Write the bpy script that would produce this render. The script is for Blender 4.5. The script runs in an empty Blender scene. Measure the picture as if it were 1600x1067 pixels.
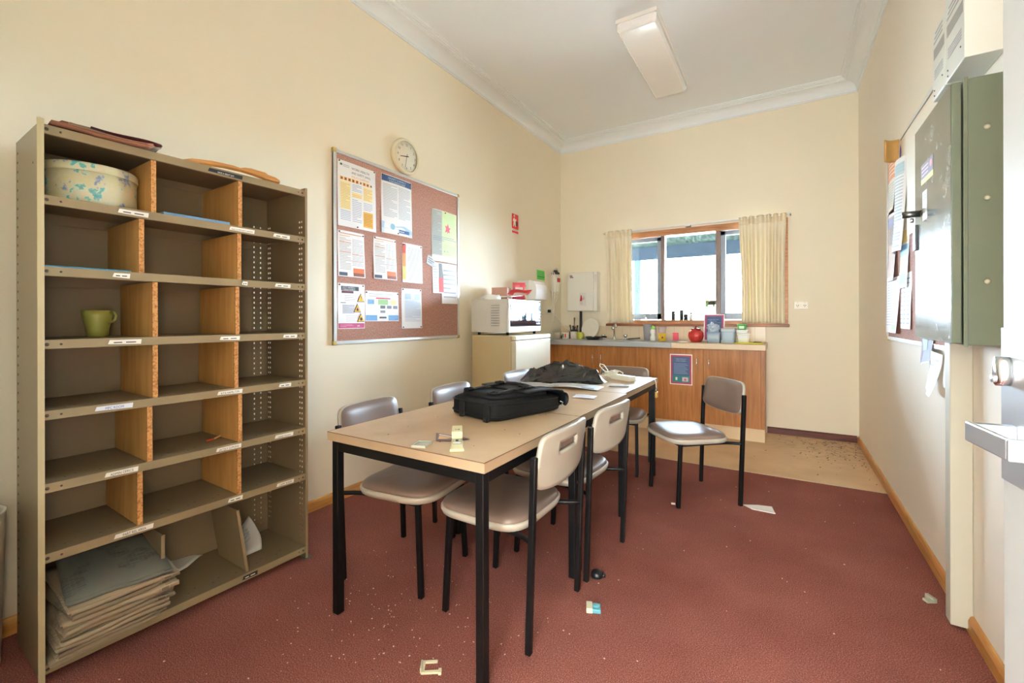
import bpy, bmesh, math, random
from math import pi, sin, cos, radians, sqrt, atan2
from mathutils import Vector, Matrix, noise

SC = bpy.context.scene
COL = SC.collection
SKY, SUN, HALL_FILL, END_FILL = 215.0, 350.0, 30.0, 370.0

# ------------------------------------------------------------------ camera
YAW = math.atan((1225.4 - 800) / 697.1)
cam_d = bpy.data.cameras.new('camera')
cam_d.sensor_width = 36.0
cam_d.lens = 697.1 / 1600 * 36.0
cam_d.shift_y = (498.3 - 533.5) / 1600
cam_d.clip_start = 0.05
cam = bpy.data.objects.new('camera', cam_d)
COL.objects.link(cam)
cam.matrix_world = (Matrix.Translation((0, 0, 1.17)) @ Matrix.Rotation(YAW, 4, 'Z')
                    @ Matrix.Rotation(pi / 2, 4, 'X') @ Matrix.Rotation(-0.0023, 4, 'Z'))
SC.camera = cam

# ------------------------------------------------------------------ exposure and light
SC.view_settings.view_transform = 'Standard'
SC.view_settings.look = 'None'
SC.view_settings.gamma = 1.0
SC.view_settings.use_curve_mapping = False
SC.view_settings.exposure = 0.0
try:
    SC.cycles.max_bounces = 14
    SC.cycles.diffuse_bounces = 9
    SC.cycles.glossy_bounces = 5
    SC.cycles.transmission_bounces = 8
    SC.cycles.transparent_max_bounces = 12
    SC.cycles.use_denoising = True
    SC.cycles.sample_clamp_indirect = 12.0
    SC.cycles.caustics_reflective = False
    SC.cycles.caustics_refractive = False
except Exception:
    pass

world = bpy.data.worlds.new('daylight_sky')
SC.world = world
world.use_nodes = True
wn = world.node_tree.nodes
wl = world.node_tree.links
wn.clear()
w_out = wn.new('ShaderNodeOutputWorld')
w_bg = wn.new('ShaderNodeBackground')
w_tc = wn.new('ShaderNodeTexCoord')
w_sep = wn.new('ShaderNodeSeparateXYZ')
w_rmp = wn.new('ShaderNodeValToRGB')
w_map = wn.new('ShaderNodeMapRange')
wl.new(w_tc.outputs['Generated'], w_sep.inputs[0])
w_map.inputs['From Min'].default_value = -1
w_map.inputs['From Max'].default_value = 1
wl.new(w_sep.outputs['Z'], w_map.inputs['Value'])
wl.new(w_map.outputs[0], w_rmp.inputs[0])
w_rmp.color_ramp.elements[0].position = 0.46
w_rmp.color_ramp.elements[0].color = (0.64, 0.80, 1.0, 1)
w_rmp.color_ramp.elements[1].position = 0.8
w_rmp.color_ramp.elements[1].color = (0.60, 0.80, 1.0, 1)
wl.new(w_rmp.outputs[0], w_bg.inputs['Color'])
w_bg.inputs['Strength'].default_value = SKY
wl.new(w_bg.outputs[0], w_out.inputs[0])

sun_d = bpy.data.lights.new('sun', 'SUN')
sun_d.energy = SUN
sun_d.angle = radians(1.0)
sun_d.color = (1.0, 0.98, 0.95)
sun = bpy.data.objects.new('sun', sun_d)
COL.objects.link(sun)
sun.rotation_euler = (radians(-24), radians(14), 0)
sun.location = (0, 12, 8)

def portal(name, loc, rot, sx, sy):
    d = bpy.data.lights.new(name, 'AREA')
    d.shape = 'RECTANGLE'
    d.size = sx
    d.size_y = sy
    d.cycles.is_portal = True
    o = bpy.data.objects.new(name, d)
    COL.objects.link(o)
    o.location = loc
    o.rotation_euler = rot
    return o
portal('window_daylight_portal', (-0.905, 5.40, 1.63), (radians(-90), 0, 0), 1.79, 1.04)

def area(name, loc, rot, sx, sy, e, col):
    d = bpy.data.lights.new(name, 'AREA')
    d.shape = 'RECTANGLE'
    d.size = sx
    d.size_y = sy
    d.energy = e
    d.color = col
    o = bpy.data.objects.new(name, d)
    COL.objects.link(o)
    o.location = loc
    o.rotation_euler = rot
    return o
# added fill light, unseen, under the hallway ceiling behind the camera's doorway
area('hallway_top_fill', (-0.05, -1.35, 2.62), (0, 0, 0), 1.2, 0.9, HALL_FILL, (0.86, 0.94, 1.0))

# added fill panel on the unseen hallway end wall, brightening the room
area('hallway_end_fill', (-0.1, -2.58, 1.10), (radians(90), 0, 0), 2.1, 1.9, END_FILL, (0.82, 0.93, 0.99))

# ------------------------------------------------------------------ materials
_mc = {}
def lin(h):
    if isinstance(h, str):
        h = h.lstrip('#')
        c = [int(h[i:i + 2], 16) / 255 for i in (0, 2, 4)]
    else:
        c = list(h)
    return tuple((x / 12.92 if x <= 0.04045 else ((x + 0.055) / 1.055) ** 2.4) for x in c) + (1.0,)

def mat(h, rough=0.55, metal=0.0, var=0.0, scale=8.0, bump=0.0, bscale=150.0, spec=0.5, coat=0.0, trans=0.0, alpha=1.0, stretch=None):
    key = (h, rough, metal, var, scale, bump, bscale, spec, coat, trans, alpha, stretch)
    if key in _mc:
        return _mc[key]
    m = bpy.data.materials.new('surface_' + str(h).lstrip('#'))
    m.use_nodes = True
    n = m.node_tree.nodes
    l = m.node_tree.links
    b = n['Principled BSDF']
    c = lin(h)
    b.inputs['Base Color'].default_value = c
    b.inputs['Roughness'].default_value = rough
    b.inputs['Metallic'].default_value = metal
    b.inputs['Specular IOR Level'].default_value = spec
    b.inputs['Coat Weight'].default_value = coat
    b.inputs['Transmission Weight'].default_value = trans
    b.inputs['Alpha'].default_value = alpha
    tc = None
    if var > 0 or bump > 0:
        tc = n.new('ShaderNodeTexCoord')
        mp = n.new('ShaderNodeMapping')
        l.new(tc.outputs['Object'], mp.inputs[0])
        if stretch:
            mp.inputs['Scale'].default_value = stretch
    if var > 0:
        nz = n.new('ShaderNodeTexNoise')
        nz.inputs['Scale'].default_value = scale
        nz.inputs['Detail'].default_value = 5
        l.new(mp.outputs[0], nz.inputs['Vector'])
        mx = n.new('ShaderNodeMix')
        mx.data_type = 'RGBA'
        mx.inputs[6].default_value = tuple(x * (1 - var) for x in c[:3]) + (1,)
        mx.inputs[7].default_value = tuple(min(1, x * (1 + var)) for x in c[:3]) + (1,)
        l.new(nz.outputs['Fac'], mx.inputs[0])
        l.new(mx.outputs[2], b.inputs['Base Color'])
    if bump > 0:
        nb = n.new('ShaderNodeTexNoise')
        nb.inputs['Scale'].default_value = bscale
        nb.inputs['Detail'].default_value = 3
        l.new(mp.outputs[0], nb.inputs['Vector'])
        bp = n.new('ShaderNodeBump')
        bp.inputs['Strength'].default_value = bump
        bp.inputs['Distance'].default_value = 0.002
        l.new(nb.outputs['Fac'], bp.inputs['Height'])
        l.new(bp.outputs[0], b.inputs['Normal'])
    _mc[key] = m
    return m

def node_mat(name):
    m = bpy.data.materials.new(name)
    m.use_nodes = True
    n = m.node_tree.nodes
    l = m.node_tree.links
    b = n['Principled BSDF']
    tc = n.new('ShaderNodeTexCoord')
    return m, n, l, b, tc

def ramp(n, stops):
    r = n.new('ShaderNodeValToRGB')
    e = r.color_ramp.elements
    while len(e) < len(stops):
        e.new(0.5)
    for i, (p, c) in enumerate(stops):
        e[i].position = p
        e[i].color = lin(c) if isinstance(c, str) else c
    return r

def carpet_mat():
    m, n, l, b, tc = node_mat('red_carpet')
    a = n.new('ShaderNodeTexNoise'); a.inputs['Scale'].default_value = 260; a.inputs['Detail'].default_value = 3
    c = n.new('ShaderNodeTexNoise'); c.inputs['Scale'].default_value = 2.2; c.inputs['Detail'].default_value = 5
    l.new(tc.outputs['Object'], a.inputs['Vector']); l.new(tc.outputs['Object'], c.inputs['Vector'])
    r1 = ramp(n, [(0.30, '#6C3B33'), (0.52, '#8C564C'), (0.70, '#B57F75')])
    l.new(a.outputs['Fac'], r1.inputs[0])
    r2 = ramp(n, [(0.3, '#E4D8D6'), (0.7, '#FFFFFF')])
    l.new(c.outputs['Fac'], r2.inputs[0])
    mx = n.new('ShaderNodeMix'); mx.data_type = 'RGBA'; mx.blend_type = 'MULTIPLY'; mx.inputs[0].default_value = 1
    l.new(r1.outputs[0], mx.inputs[6]); l.new(r2.outputs[0], mx.inputs[7])
    l.new(mx.outputs[2], b.inputs['Base Color'])
    b.inputs['Roughness'].default_value = 0.95
    b.inputs['Specular IOR Level'].default_value = 0.1
    bp = n.new('ShaderNodeBump'); bp.inputs['Strength'].default_value = 0.5; bp.inputs['Distance'].default_value = 0.004
    l.new(a.outputs['Fac'], bp.inputs['Height']); l.new(bp.outputs[0], b.inputs['Normal'])
    return m

def wood_mat(name, c1, c2, c3, scale=6.0, axis=2, rough=0.4, stretch=12.0, bump=0.05, spec=0.4):
    m, n, l, b, tc = node_mat(name)
    mp = n.new('ShaderNodeMapping')
    s = [stretch, stretch, stretch]
    s[axis] = 1.0
    mp.inputs['Scale'].default_value = s
    l.new(tc.outputs['Object'], mp.inputs[0])
    a = n.new('ShaderNodeTexNoise'); a.inputs['Scale'].default_value = scale; a.inputs['Detail'].default_value = 6; a.inputs['Distortion'].default_value = 0.6
    l.new(mp.outputs[0], a.inputs['Vector'])
    r = ramp(n, [(0.3, c1), (0.5, c2), (0.7, c3)])
    l.new(a.outputs['Fac'], r.inputs[0]); l.new(r.outputs[0], b.inputs['Base Color'])
    b.inputs['Roughness'].default_value = rough
    b.inputs['Specular IOR Level'].default_value = spec
    bp = n.new('ShaderNodeBump'); bp.inputs['Strength'].default_value = bump; bp.inputs['Distance'].default_value = 0.002
    l.new(a.outputs['Fac'], bp.inputs['Height']); l.new(bp.outputs[0], b.inputs['Normal'])
    return m

def vinyl_mat():
    m, n, l, b, tc = node_mat('stained_vinyl')
    a = n.new('ShaderNodeTexNoise'); a.inputs['Scale'].default_value = 3.0; a.inputs['Detail'].default_value = 6
    l.new(tc.outputs['Object'], a.inputs['Vector'])
    base = ramp(n, [(0.35, '#C9A781'), (0.65, '#D8B892')])
    l.new(a.outputs['Fac'], base.inputs[0])
    # dirt with a shape of its own near the far right corner
    sp = n.new('ShaderNodeTexNoise'); sp.inputs['Scale'].default_value = 16; sp.inputs['Detail'].default_value = 8; sp.inputs['Roughness'].default_value = 0.75
    mp = n.new('ShaderNodeMapping'); mp.inputs['Scale'].default_value = (0.7, 2.0, 1)
    l.new(tc.outputs['Object'], mp.inputs[0]); l.new(mp.outputs[0], sp.inputs['Vector'])
    sr = n.new('ShaderNodeMapRange'); sr.inputs['From Min'].default_value = 0.47; sr.inputs['From Max'].default_value = 0.66
    l.new(sp.outputs['Fac'], sr.inputs['Value'])
    g = n.new('ShaderNodeVectorMath'); g.operation = 'DISTANCE'; g.inputs[1].default_value = (0.45, 5.0, 0)
    m2 = n.new('ShaderNodeMapping'); m2.inputs['Location'].default_value = (0, 0, 0)
    l.new(tc.outputs['Object'], g.inputs[0])
    gr = n.new('ShaderNodeMapRange'); gr.inputs['From Min'].default_value = 0.75; gr.inputs['From Max'].default_value = 0.15
    l.new(g.outputs['Value'], gr.inputs['Value'])
    mu = n.new('ShaderNodeMath'); mu.operation = 'MULTIPLY'
    l.new(sr.outputs[0], mu.inputs[0]); l.new(gr.outputs[0], mu.inputs[1])
    mx = n.new('ShaderNodeMix'); mx.data_type = 'RGBA'; mx.inputs[7].default_value = lin('#4A3A28')
    l.new(base.outputs[0], mx.inputs[6]); l.new(mu.outputs[0], mx.inputs[0])
    l.new(mx.outputs[2], b.inputs['Base Color'])
    b.inputs['Roughness'].default_value = 0.45
    return m

def cork_mat():
    m, n, l, b, tc = node_mat('pinboard_fabric')
    mp = n.new('ShaderNodeMapping'); mp.inputs['Scale'].default_value = (1, 2.4, 1)
    l.new(tc.outputs['Object'], mp.inputs[0])
    a = n.new('ShaderNodeTexNoise'); a.inputs['Scale'].default_value = 90; a.inputs['Detail'].default_value = 4
    l.new(mp.outputs[0], a.inputs['Vector'])
    r = ramp(n, [(0.3, '#8A5F52'), (0.5, '#AD8072'), (0.7, '#C49C8C')])
    l.new(a.outputs['Fac'], r.inputs[0]); l.new(r.outputs[0], b.inputs['Base Color'])
    b.inputs['Roughness'].default_value = 0.9
    bp = n.new('ShaderNodeBump'); bp.inputs['Strength'].default_value = 0.4; bp.inputs['Distance'].default_value = 0.002
    l.new(a.outputs['Fac'], bp.inputs['Height']); l.new(bp.outputs[0], b.inputs['Normal'])
    return m

def speckle_mat(name, base, dark, scale, lo, hi, rough=0.6, metal=0.0):
    m, n, l, b, tc = node_mat(name)
    a = n.new('ShaderNodeTexNoise'); a.inputs['Scale'].default_value = scale; a.inputs['Detail'].default_value = 6; a.inputs['Roughness'].default_value = 0.7
    l.new(tc.outputs['Object'], a.inputs['Vector'])
    r = ramp(n, [(lo, base), (hi, dark)])
    l.new(a.outputs['Fac'], r.inputs[0]); l.new(r.outputs[0], b.inputs['Base Color'])
    b.inputs['Roughness'].default_value = rough; b.inputs['Metallic'].default_value = metal
    return m

def floral_mat():
    m, n, l, b, tc = node_mat('floral_tin_print')
    v = n.new('ShaderNodeTexVoronoi'); v.inputs['Scale'].default_value = 17
    w = n.new('ShaderNodeTexNoise'); w.inputs['Scale'].default_value = 55; w.inputs['Detail'].default_value = 4
    l.new(tc.outputs['Object'], w.inputs['Vector'])
    ad = n.new('ShaderNodeMix'); ad.data_type = 'VECTOR'; ad.inputs[0].default_value = 0.09
    l.new(tc.outputs['Object'], ad.inputs[4]); l.new(w.outputs['Color'], ad.inputs[5])
    l.new(ad.outputs[1], v.inputs['Vector'])
    r = ramp(n, [(0.0, '#3C9AA6'), (0.33, '#6FB0B0'), (0.42, '#C8D6C0'), (0.52, '#CFC9AC')])
    l.new(v.outputs['Distance'], r.inputs[0])
    hsv = n.new('ShaderNodeTexVoronoi'); hsv.inputs['Scale'].default_value = 17
    l.new(ad.outputs[1], hsv.inputs['Vector'])
    sx = n.new('ShaderNodeSeparateColor'); l.new(hsv.outputs['Color'], sx.inputs[0])
    gt = n.new('ShaderNodeMath'); gt.operation = 'GREATER_THAN'; gt.inputs[1].default_value = 0.6
    l.new(sx.outputs[0], gt.inputs[0])
    r2 = ramp(n, [(0.0, '#5570A8'), (0.26, '#8FA0BC'), (0.40, '#CFC9AC'), (0.6, '#CCC89E')])
    l.new(v.outputs['Distance'], r2.inputs[0])
    mx = n.new('ShaderNodeMix'); mx.data_type = 'RGBA'
    l.new(gt.outputs[0], mx.inputs[0]); l.new(r.outputs[0], mx.inputs[6]); l.new(r2.outputs[0], mx.inputs[7])
    l.new(mx.outputs[2], b.inputs['Base Color'])
    b.inputs['Roughness'].default_value = 0.3
    return m

def newsprint_mat(name, base, ink, rot=0.0):
    m, n, l, b, tc = node_mat(name)
    mp = n.new('ShaderNodeMapping'); mp.inputs['Scale'].default_value = (1, 1, 1)
    l.new(tc.outputs['Object'], mp.inputs[0])
    br = n.new('ShaderNodeTexBrick'); br.inputs['Scale'].default_value = 24
    br.inputs['Color1'].default_value = lin(ink); br.inputs['Color2'].default_value = lin(base); br.inputs['Mortar'].default_value = lin(base)
    br.inputs['Mortar Size'].default_value = 0.03; br.inputs['Brick Width'].default_value = 0.6; br.inputs['Row Height'].default_value = 0.12
    l.new(mp.outputs[0], br.inputs['Vector'])
    a = n.new('ShaderNodeTexNoise'); a.inputs['Scale'].default_value = 7
    l.new(tc.outputs['Object'], a.inputs['Vector'])
    r = ramp(n, [(0.52, (0, 0, 0, 1)), (0.56, (1, 1, 1, 1))])
    l.new(a.outputs['Fac'], r.inputs[0])
    mx = n.new('ShaderNodeMix'); mx.data_type = 'RGBA'; mx.inputs[6].default_value = lin(base)
    l.new(r.outputs[0], mx.inputs[0]); l.new(br.outputs['Color'], mx.inputs[7])
    l.new(mx.outputs[2], b.inputs['Base Color'])
    b.inputs['Roughness'].default_value = 0.85
    return m

def curtain_mat():
    m, n, l, b, tc = node_mat('cream_curtain_cloth')
    n.remove(b)
    out = [x for x in n if x.type == 'OUTPUT_MATERIAL'][0]
    d = n.new('ShaderNodeBsdfDiffuse'); d.inputs['Color'].default_value = lin('#F0E6D0')
    t = n.new('ShaderNodeBsdfTranslucent'); t.inputs['Color'].default_value = lin('#F0E8C8')
    mx = n.new('ShaderNodeMixShader'); mx.inputs[0].default_value = 0.065
    l.new(d.outputs[0], mx.inputs[1]); l.new(t.outputs[0], mx.inputs[2]); l.new(mx.outputs[0], out.inputs[0])
    return m

def glass_mat():
    m, n, l, b, tc = node_mat('window_glass')
    n.remove(b)
    out = [x for x in n if x.type == 'OUTPUT_MATERIAL'][0]
    t = n.new('ShaderNodeBsdfTransparent'); t.inputs['Color'].default_value = (0.95, 0.97, 0.97, 1)
    g = n.new('ShaderNodeBsdfGlossy'); g.inputs['Roughness'].default_value = 0.03
    lw = n.new('ShaderNodeFresnel'); lw.inputs['IOR'].default_value = 1.45
    mx = n.new('ShaderNodeMixShader')
    l.new(lw.outputs[0], mx.inputs[0]); l.new(t.outputs[0], mx.inputs[1]); l.new(g.outputs[0], mx.inputs[2]); l.new(mx.outputs[0], out.inputs[0])
    return m

def clear_mat(name, tint, fac=0.35, rough=0.25):
    m, n, l, b, tc = node_mat(name)
    n.remove(b)
    out = [x for x in n if x.type == 'OUTPUT_MATERIAL'][0]
    t = n.new('ShaderNodeBsdfTransparent'); t.inputs['Color'].default_value = (1, 1, 1, 1)
    p = n.new('ShaderNodeBsdfPrincipled'); p.inputs['Base Color'].default_value = lin(tint); p.inputs['Roughness'].default_value = rough
    mx = n.new('ShaderNodeMixShader'); mx.inputs[0].default_value = fac
    l.new(t.outputs[0], mx.inputs[1]); l.new(p.outputs[0], mx.inputs[2]); l.new(mx.outputs[0], out.inputs[0])
    return m

# ------------------------------------------------------------------ mesh builder
def T(x, y, z):
    return Matrix.Translation((x, y, z))
def RX(d): return Matrix.Rotation(radians(d), 4, 'X')
def RY(d): return Matrix.Rotation(radians(d), 4, 'Y')
def RZ(d): return Matrix.Rotation(radians(d), 4, 'Z')

class MB:
    def __init__(s):
        s.v = []; s.f = []; s.mi = []; s.sm = []; s.mats = []
    def mid(s, m):
        if m not in s.mats:
            s.mats.append(m)
        return s.mats.index(m)
    def add(s, vs, fs, m, M=None, smooth=False):
        k = len(s.v); i = s.mid(m)
        for p in vs:
            p = Vector(p)
            s.v.append(M @ p if M is not None else p)
        flip = M is not None and M.to_3x3().determinant() < 0
        for f in fs:
            f = [k + j for j in f]
            s.f.append(f[::-1] if flip else f)
            s.mi.append(i); s.sm.append(smooth)
        return s
    def box(s, x0, x1, y0, y1, z0, z1, m, M=None):
        vs = [(x, y, z) for z in (z0, z1) for y in (y0, y1) for x in (x0, x1)]
        fs = [(0, 2, 3, 1), (4, 5, 7, 6), (0, 1, 5, 4), (1, 3, 7, 5), (3, 2, 6, 7), (2, 0, 4, 6)]
        return s.add(vs, fs, m, M)
    def bar(s, a, b, w, h, m, up=(0, 0, 1)):
        a = Vector(a); b = Vector(b); d = (b - a); L = d.length; d.normalize()
        up = Vector(up)
        if abs(d.dot(up)) > 0.98: up = Vector((1, 0, 0))
        x = d.cross(up).normalized(); y = x.cross(d).normalized()
        M = Matrix(((x[0], d[0], y[0], a[0]), (x[1], d[1], y[1], a[1]), (x[2], d[2], y[2], a[2]), (0, 0, 0, 1)))
        return s.box(-w / 2, w / 2, 0, L, -h / 2, h / 2, m, M)
    def tube(s, pts, r, m, n=10, closed=False, M=None, smooth=True):
        pts = [Vector(p) for p in pts]; N = len(pts); vs = []; up = None
        for i, p in enumerate(pts):
            if closed:
                d = pts[(i + 1) % N] - pts[i - 1]
            else:
                d = pts[min(i + 1, N - 1)] - pts[max(i - 1, 0)]
            if d.length < 1e-9: d = Vector((0, 0, 1))
            d.normalize()
            if up is None:
                up = Vector((0, 0, 1)) if abs(d.z) < 0.9 else Vector((1, 0, 0))
            x = d.cross(up)
            if x.length < 1e-6: x = d.orthogonal()
            x.normalize(); y = x.cross(d).normalized(); up = y
            rr = r[i] if isinstance(r, (list, tuple)) else r
            for k in range(n):
                t = 2 * pi * k / n
                vs.append(p + x * (cos(t) * rr) + y * (sin(t) * rr))
        fs = []
        for i in range(N if closed else N - 1):
            for k in range(n):
                a = i * n + k; b = i * n + (k + 1) % n
                c = ((i + 1) % N) * n + (k + 1) % n; d = ((i + 1) % N) * n + k
                fs.append((a, b, c, d))
        if not closed:
            fs.append(tuple(range(n))[::-1]); fs.append(tuple((N - 1) * n + k for k in range(n)))
        # orient outward: reversed ring order
        fs = [f[::-1] for f in fs]
        return s.add(vs, fs, m, M, smooth)
    def lathe(s, prof, m, n=32, M=None, smooth=True, cap=True, sx=1, sy=1):
        vs = []; 
        for r, z in prof:
            for k in range(n):
                t = 2 * pi * k / n
                vs.append((cos(t) * r * sx, sin(t) * r * sy, z))
        fs = []
        for i in range(len(prof) - 1):
            for k in range(n):
                fs.append((i * n + k, i * n + (k + 1) % n, (i + 1) * n + (k + 1) % n, (i + 1) * n + k))
        if cap:
            if prof[0][0] > 1e-6: fs.append(tuple(range(n))[::-1])
            if prof[-1][0] > 1e-6: fs.append(tuple((len(prof) - 1) * n + k for k in range(n)))
        return s.add(vs, fs, m, M, smooth)
    def prism(s, poly, z0, z1, m, M=None, smooth=False):
        n = len(poly)
        vs = [(x, y, z0) for x, y in poly] + [(x, y, z1) for x, y in poly]
        fs = [tuple(range(n))[::-1], tuple(range(n, 2 * n))]
        fs += [(i, (i + 1) % n, n + (i + 1) % n, n + i) for i in range(n)]
        return s.add(vs, fs, m, M, smooth)
    def loft(s, rings, m, M=None, smooth=True, cap0=True, cap1=True):
        n = len(rings[0]); vs = [p for r in rings for p in r]; fs = []
        for i in range(len(rings) - 1):
            for k in range(n):
                fs.append((i * n + k, i * n + (k + 1) % n, (i + 1) * n + (k + 1) % n, (i + 1) * n + k))
        if cap0: fs.append(tuple(range(n))[::-1])
        if cap1: fs.append(tuple((len(rings) - 1) * n + k for k in range(n)))
        return s.add(vs, fs, m, M, smooth)
    def grid(s, fn, nu, nv, m, M=None, smooth=True, skip=None):
        vs = [fn(i / nu, j / nv) for j in range(nv + 1) for i in range(nu + 1)]
        fs = []
        for j in range(nv):
            for i in range(nu):
                if skip and skip(i, j): continue
                a = j * (nu + 1) + i
                fs.append((a, a + 1, a + nu + 2, a + nu + 1))
        return s.add(vs, fs, m, M, smooth)
    def text(s, body, size, m, M=None, align='LEFT', xs=1.0):
        key = (body, align)
        if key not in _tx:
            c = bpy.data.curves.new('t', 'FONT'); c.body = body; c.align_x = align; c.resolution_u = 2
            o = bpy.data.objects.new('t', c); COL.objects.link(o)
            dg = bpy.context.evaluated_depsgraph_get(); dg.update()
            me = o.evaluated_get(dg).to_mesh()
            _tx[key] = ([v.co.copy() for v in me.vertices], [tuple(p.vertices) for p in me.polygons])
            o.evaluated_get(dg).to_mesh_clear()
            bpy.data.objects.remove(o); bpy.data.curves.remove(c)
        vs, fs = _tx[key]
        return s.add([(v.x * size * xs, v.y * size, v.z * size) for v in vs], fs, m, M)
    def build(s, name, parent=None, loc=(0, 0, 0), rz=0.0, bevel=0, seg=2, subsurf=0, solid=0, soff=0, weld=False):
        me = bpy.data.meshes.new(name)
        me.from_pydata([tuple(v) for v in s.v], [], s.f)
        for m in s.mats: me.materials.append(m)
        me.polygons.foreach_set('material_index', s.mi)
        me.polygons.foreach_set('use_smooth', s.sm)
        me.update()
        o = bpy.data.objects.new(name, me); COL.objects.link(o)
        if parent is not None: o.parent = parent
        o.location = loc; o.rotation_euler = (0, 0, radians(rz))
        if weld:
            w = o.modifiers.new('weld', 'WELD'); w.merge_threshold = 0.0001
        if solid:
            q = o.modifiers.new('thickness', 'SOLIDIFY'); q.thickness = solid; q.offset = soff
        if bevel:
            q = o.modifiers.new('bevel', 'BEVEL'); q.width = bevel; q.segments = seg; q.limit_method = 'ANGLE'; q.angle_limit = radians(50); q.use_clamp_overlap = True
        if subsurf:
            q = o.modifiers.new('subsurf', 'SUBSURF'); q.levels = subsurf; q.render_levels = subsurf
        return o
_tx = {}

def sq_ring(w, d, z, n=5.0, N=48, cx=0, cy=0):
    out = []
    for k in range(N):
        t = 2 * pi * k / N
        c, s_ = cos(t), sin(t)
        r = 1 / (abs(c) ** n + abs(s_) ** n) ** (1 / n)
        out.append((cx + w / 2 * r * c, cy + d / 2 * r * s_, z))
    return out

def tag(o, label=None, cat=None, group=None, kind=None):
    if label: o['label'] = label
    if cat: o['category'] = cat
    if group: o['group'] = group
    if kind: o['kind'] = kind
    return o
def thing(name, label, cat, loc=(0, 0, 0), rz=0.0, group=None):
    o = bpy.data.objects.new(name, None); COL.objects.link(o)
    o.empty_display_size = 0.05
    o.location = loc; o.rotation_euler = (0, 0, radians(rz))
    return tag(o, label, cat, group)
def dup(root, loc, rz, label=None, group=None):
    def cp(o, par):
        c = o.copy(); COL.objects.link(c)
        if par is not None: c.parent = par
        for ch in o.children: cp(ch, c)
        return c
    r = cp(root, None)
    r.location = loc; r.rotation_euler = (0, 0, radians(rz))
    if label: r['label'] = label
    if group: r['group'] = group
    return r
def frame(o, right, up):
    r = Vector(right); u = Vector(up); n = r.cross(u)
    return Matrix(((r[0], u[0], n[0], o[0]), (r[1], u[1], n[1], o[1]), (r[2], u[2], n[2], o[2]), (0, 0, 0, 1)))

# ------------------------------------------------------------------ room constants
XL, XR, YB, YF, ZC = -2.469, 0.5975, 5.265, -0.05, 3.42
WALL = mat('#F0E8D3', rough=0.75, var=0.03, scale=1.6, bump=0.05, bscale=60, spec=0.3)
WALLR = mat('#F0E9DB', rough=0.75, var=0.03, scale=1.6, bump=0.05, bscale=60, spec=0.3)
CEIL = mat('#F0F6FA', rough=0.8, bump=0.03, bscale=60, spec=0.2)
CORN = mat('#EEF3F5', rough=0.6, bump=0.03, bscale=60)
PINE = wood_mat('varnished_pine', '#A9743C', '#BE8748', '#CC9A5C', scale=3.0, axis=1, rough=0.35)
DARKW = wood_mat('dark_red_timber', '#4A2018', '#5D2A1E', '#6B3426', scale=3.0, axis=0, rough=0.4)
CEDAR = wood_mat('cedar_frame', '#9A6440', '#B57B52', '#C58F66', scale=4.0, axis=0, rough=0.4)
CARPET = carpet_mat()
VINYL = vinyl_mat()
CORK = cork_mat()
GLASS = glass_mat()
CURT = curtain_mat()
STEEL = mat('#B8BABB', rough=0.28, metal=1.0, var=0.08, scale=4, stretch=(1, 30, 1))
CHROME = mat('#E4E6E8', rough=0.2, metal=1.0)
BLACK = mat('#080808', rough=0.45, bump=0.05, bscale=300, spec=0.3)
PLAST = mat('#B4AD9F', rough=0.38, var=0.04, scale=20)
VENEER = wood_mat('orange_brown_veneer', '#9C6230', '#AE7139', '#BC8147', scale=3.0, axis=2, rough=0.42, stretch=14)
BENCH = mat('#DCC3A2', rough=0.4, var=0.05, scale=60)
KHAKI = mat('#908062', rough=0.32, var=0.05, scale=6, bump=0.02, bscale=120)
KHAKIB = mat('#7C6C52', rough=0.5, var=0.05, scale=6)
FRAMEW = wood_mat('greyish_frame_timber', '#75625A', '#86726A', '#968278', scale=4, axis=2, rough=.5)
TOPM = speckle_mat('tabletop_laminate', '#C6AA88', '#B89A79', 5.0, 0.4, 0.75, rough=0.33)
CHIP = speckle_mat('chipboard_edge', '#C89257', '#8F5C2C', 140, 0.45, 0.62, rough=0.8)
DIVW = wood_mat('divider_veneer', '#B88747', '#C49353', '#CE9F60', scale=3.0, axis=2, rough=0.5, stretch=10)
PAPER = mat('#F0F0F0', rough=0.7)

# ================================================================== the setting
def struct(name, mb, **k):
    return tag(mb.build(name, **k), kind='structure')

struct('floor', MB().box(XL - .12, XR + .12, YF - .12, 3.845, -0.10, 0.0, CARPET))
struct('floor_vinyl', MB().box(XL - .12, XR + .12, 3.845, YB + .12, -0.10, 0.0, VINYL))
struct('trim_1', MB().box(XL, XR, 3.835, 3.855, 0.0, 0.003, mat('#C9B79A', rough=0.35, metal=0.6)))
struct('ceiling', MB().box(XL - .12, XR + .12, YF - .12, YB + .12, ZC, ZC + .1, CEIL))
struct('wall_left', MB().box(XL - .12, XL, YF - .12, YB + .12, 0, ZC, WALL))
struct('wall_right', MB().box(XR, XR + .12, YF - .12, YB + .12, 0, ZC, WALLR))
WX0, WX1, WZ0, WZ1 = -1.80, -0.01, 1.13, 2.14
b = MB()
b.box(XL, WX0, YB, YB + .12, 0, ZC, WALL); b.box(WX1, XR, YB, YB + .12, 0, ZC, WALL)
b.box(WX0, WX1, YB, YB + .12, 0, WZ0, WALL); b.box(WX0, WX1, YB, YB + .12, WZ1, ZC, WALL)
struct('wall_back', b)
b = MB()
b.box(XL, -.52, YF - .12, YF, 0, ZC, WALL); b.box(.40, XR, YF - .12, YF, 0, ZC, WALL); b.box(-.52, .40, YF - .12, YF, 2.08, ZC, WALL)
struct('wall_front', b)
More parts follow.
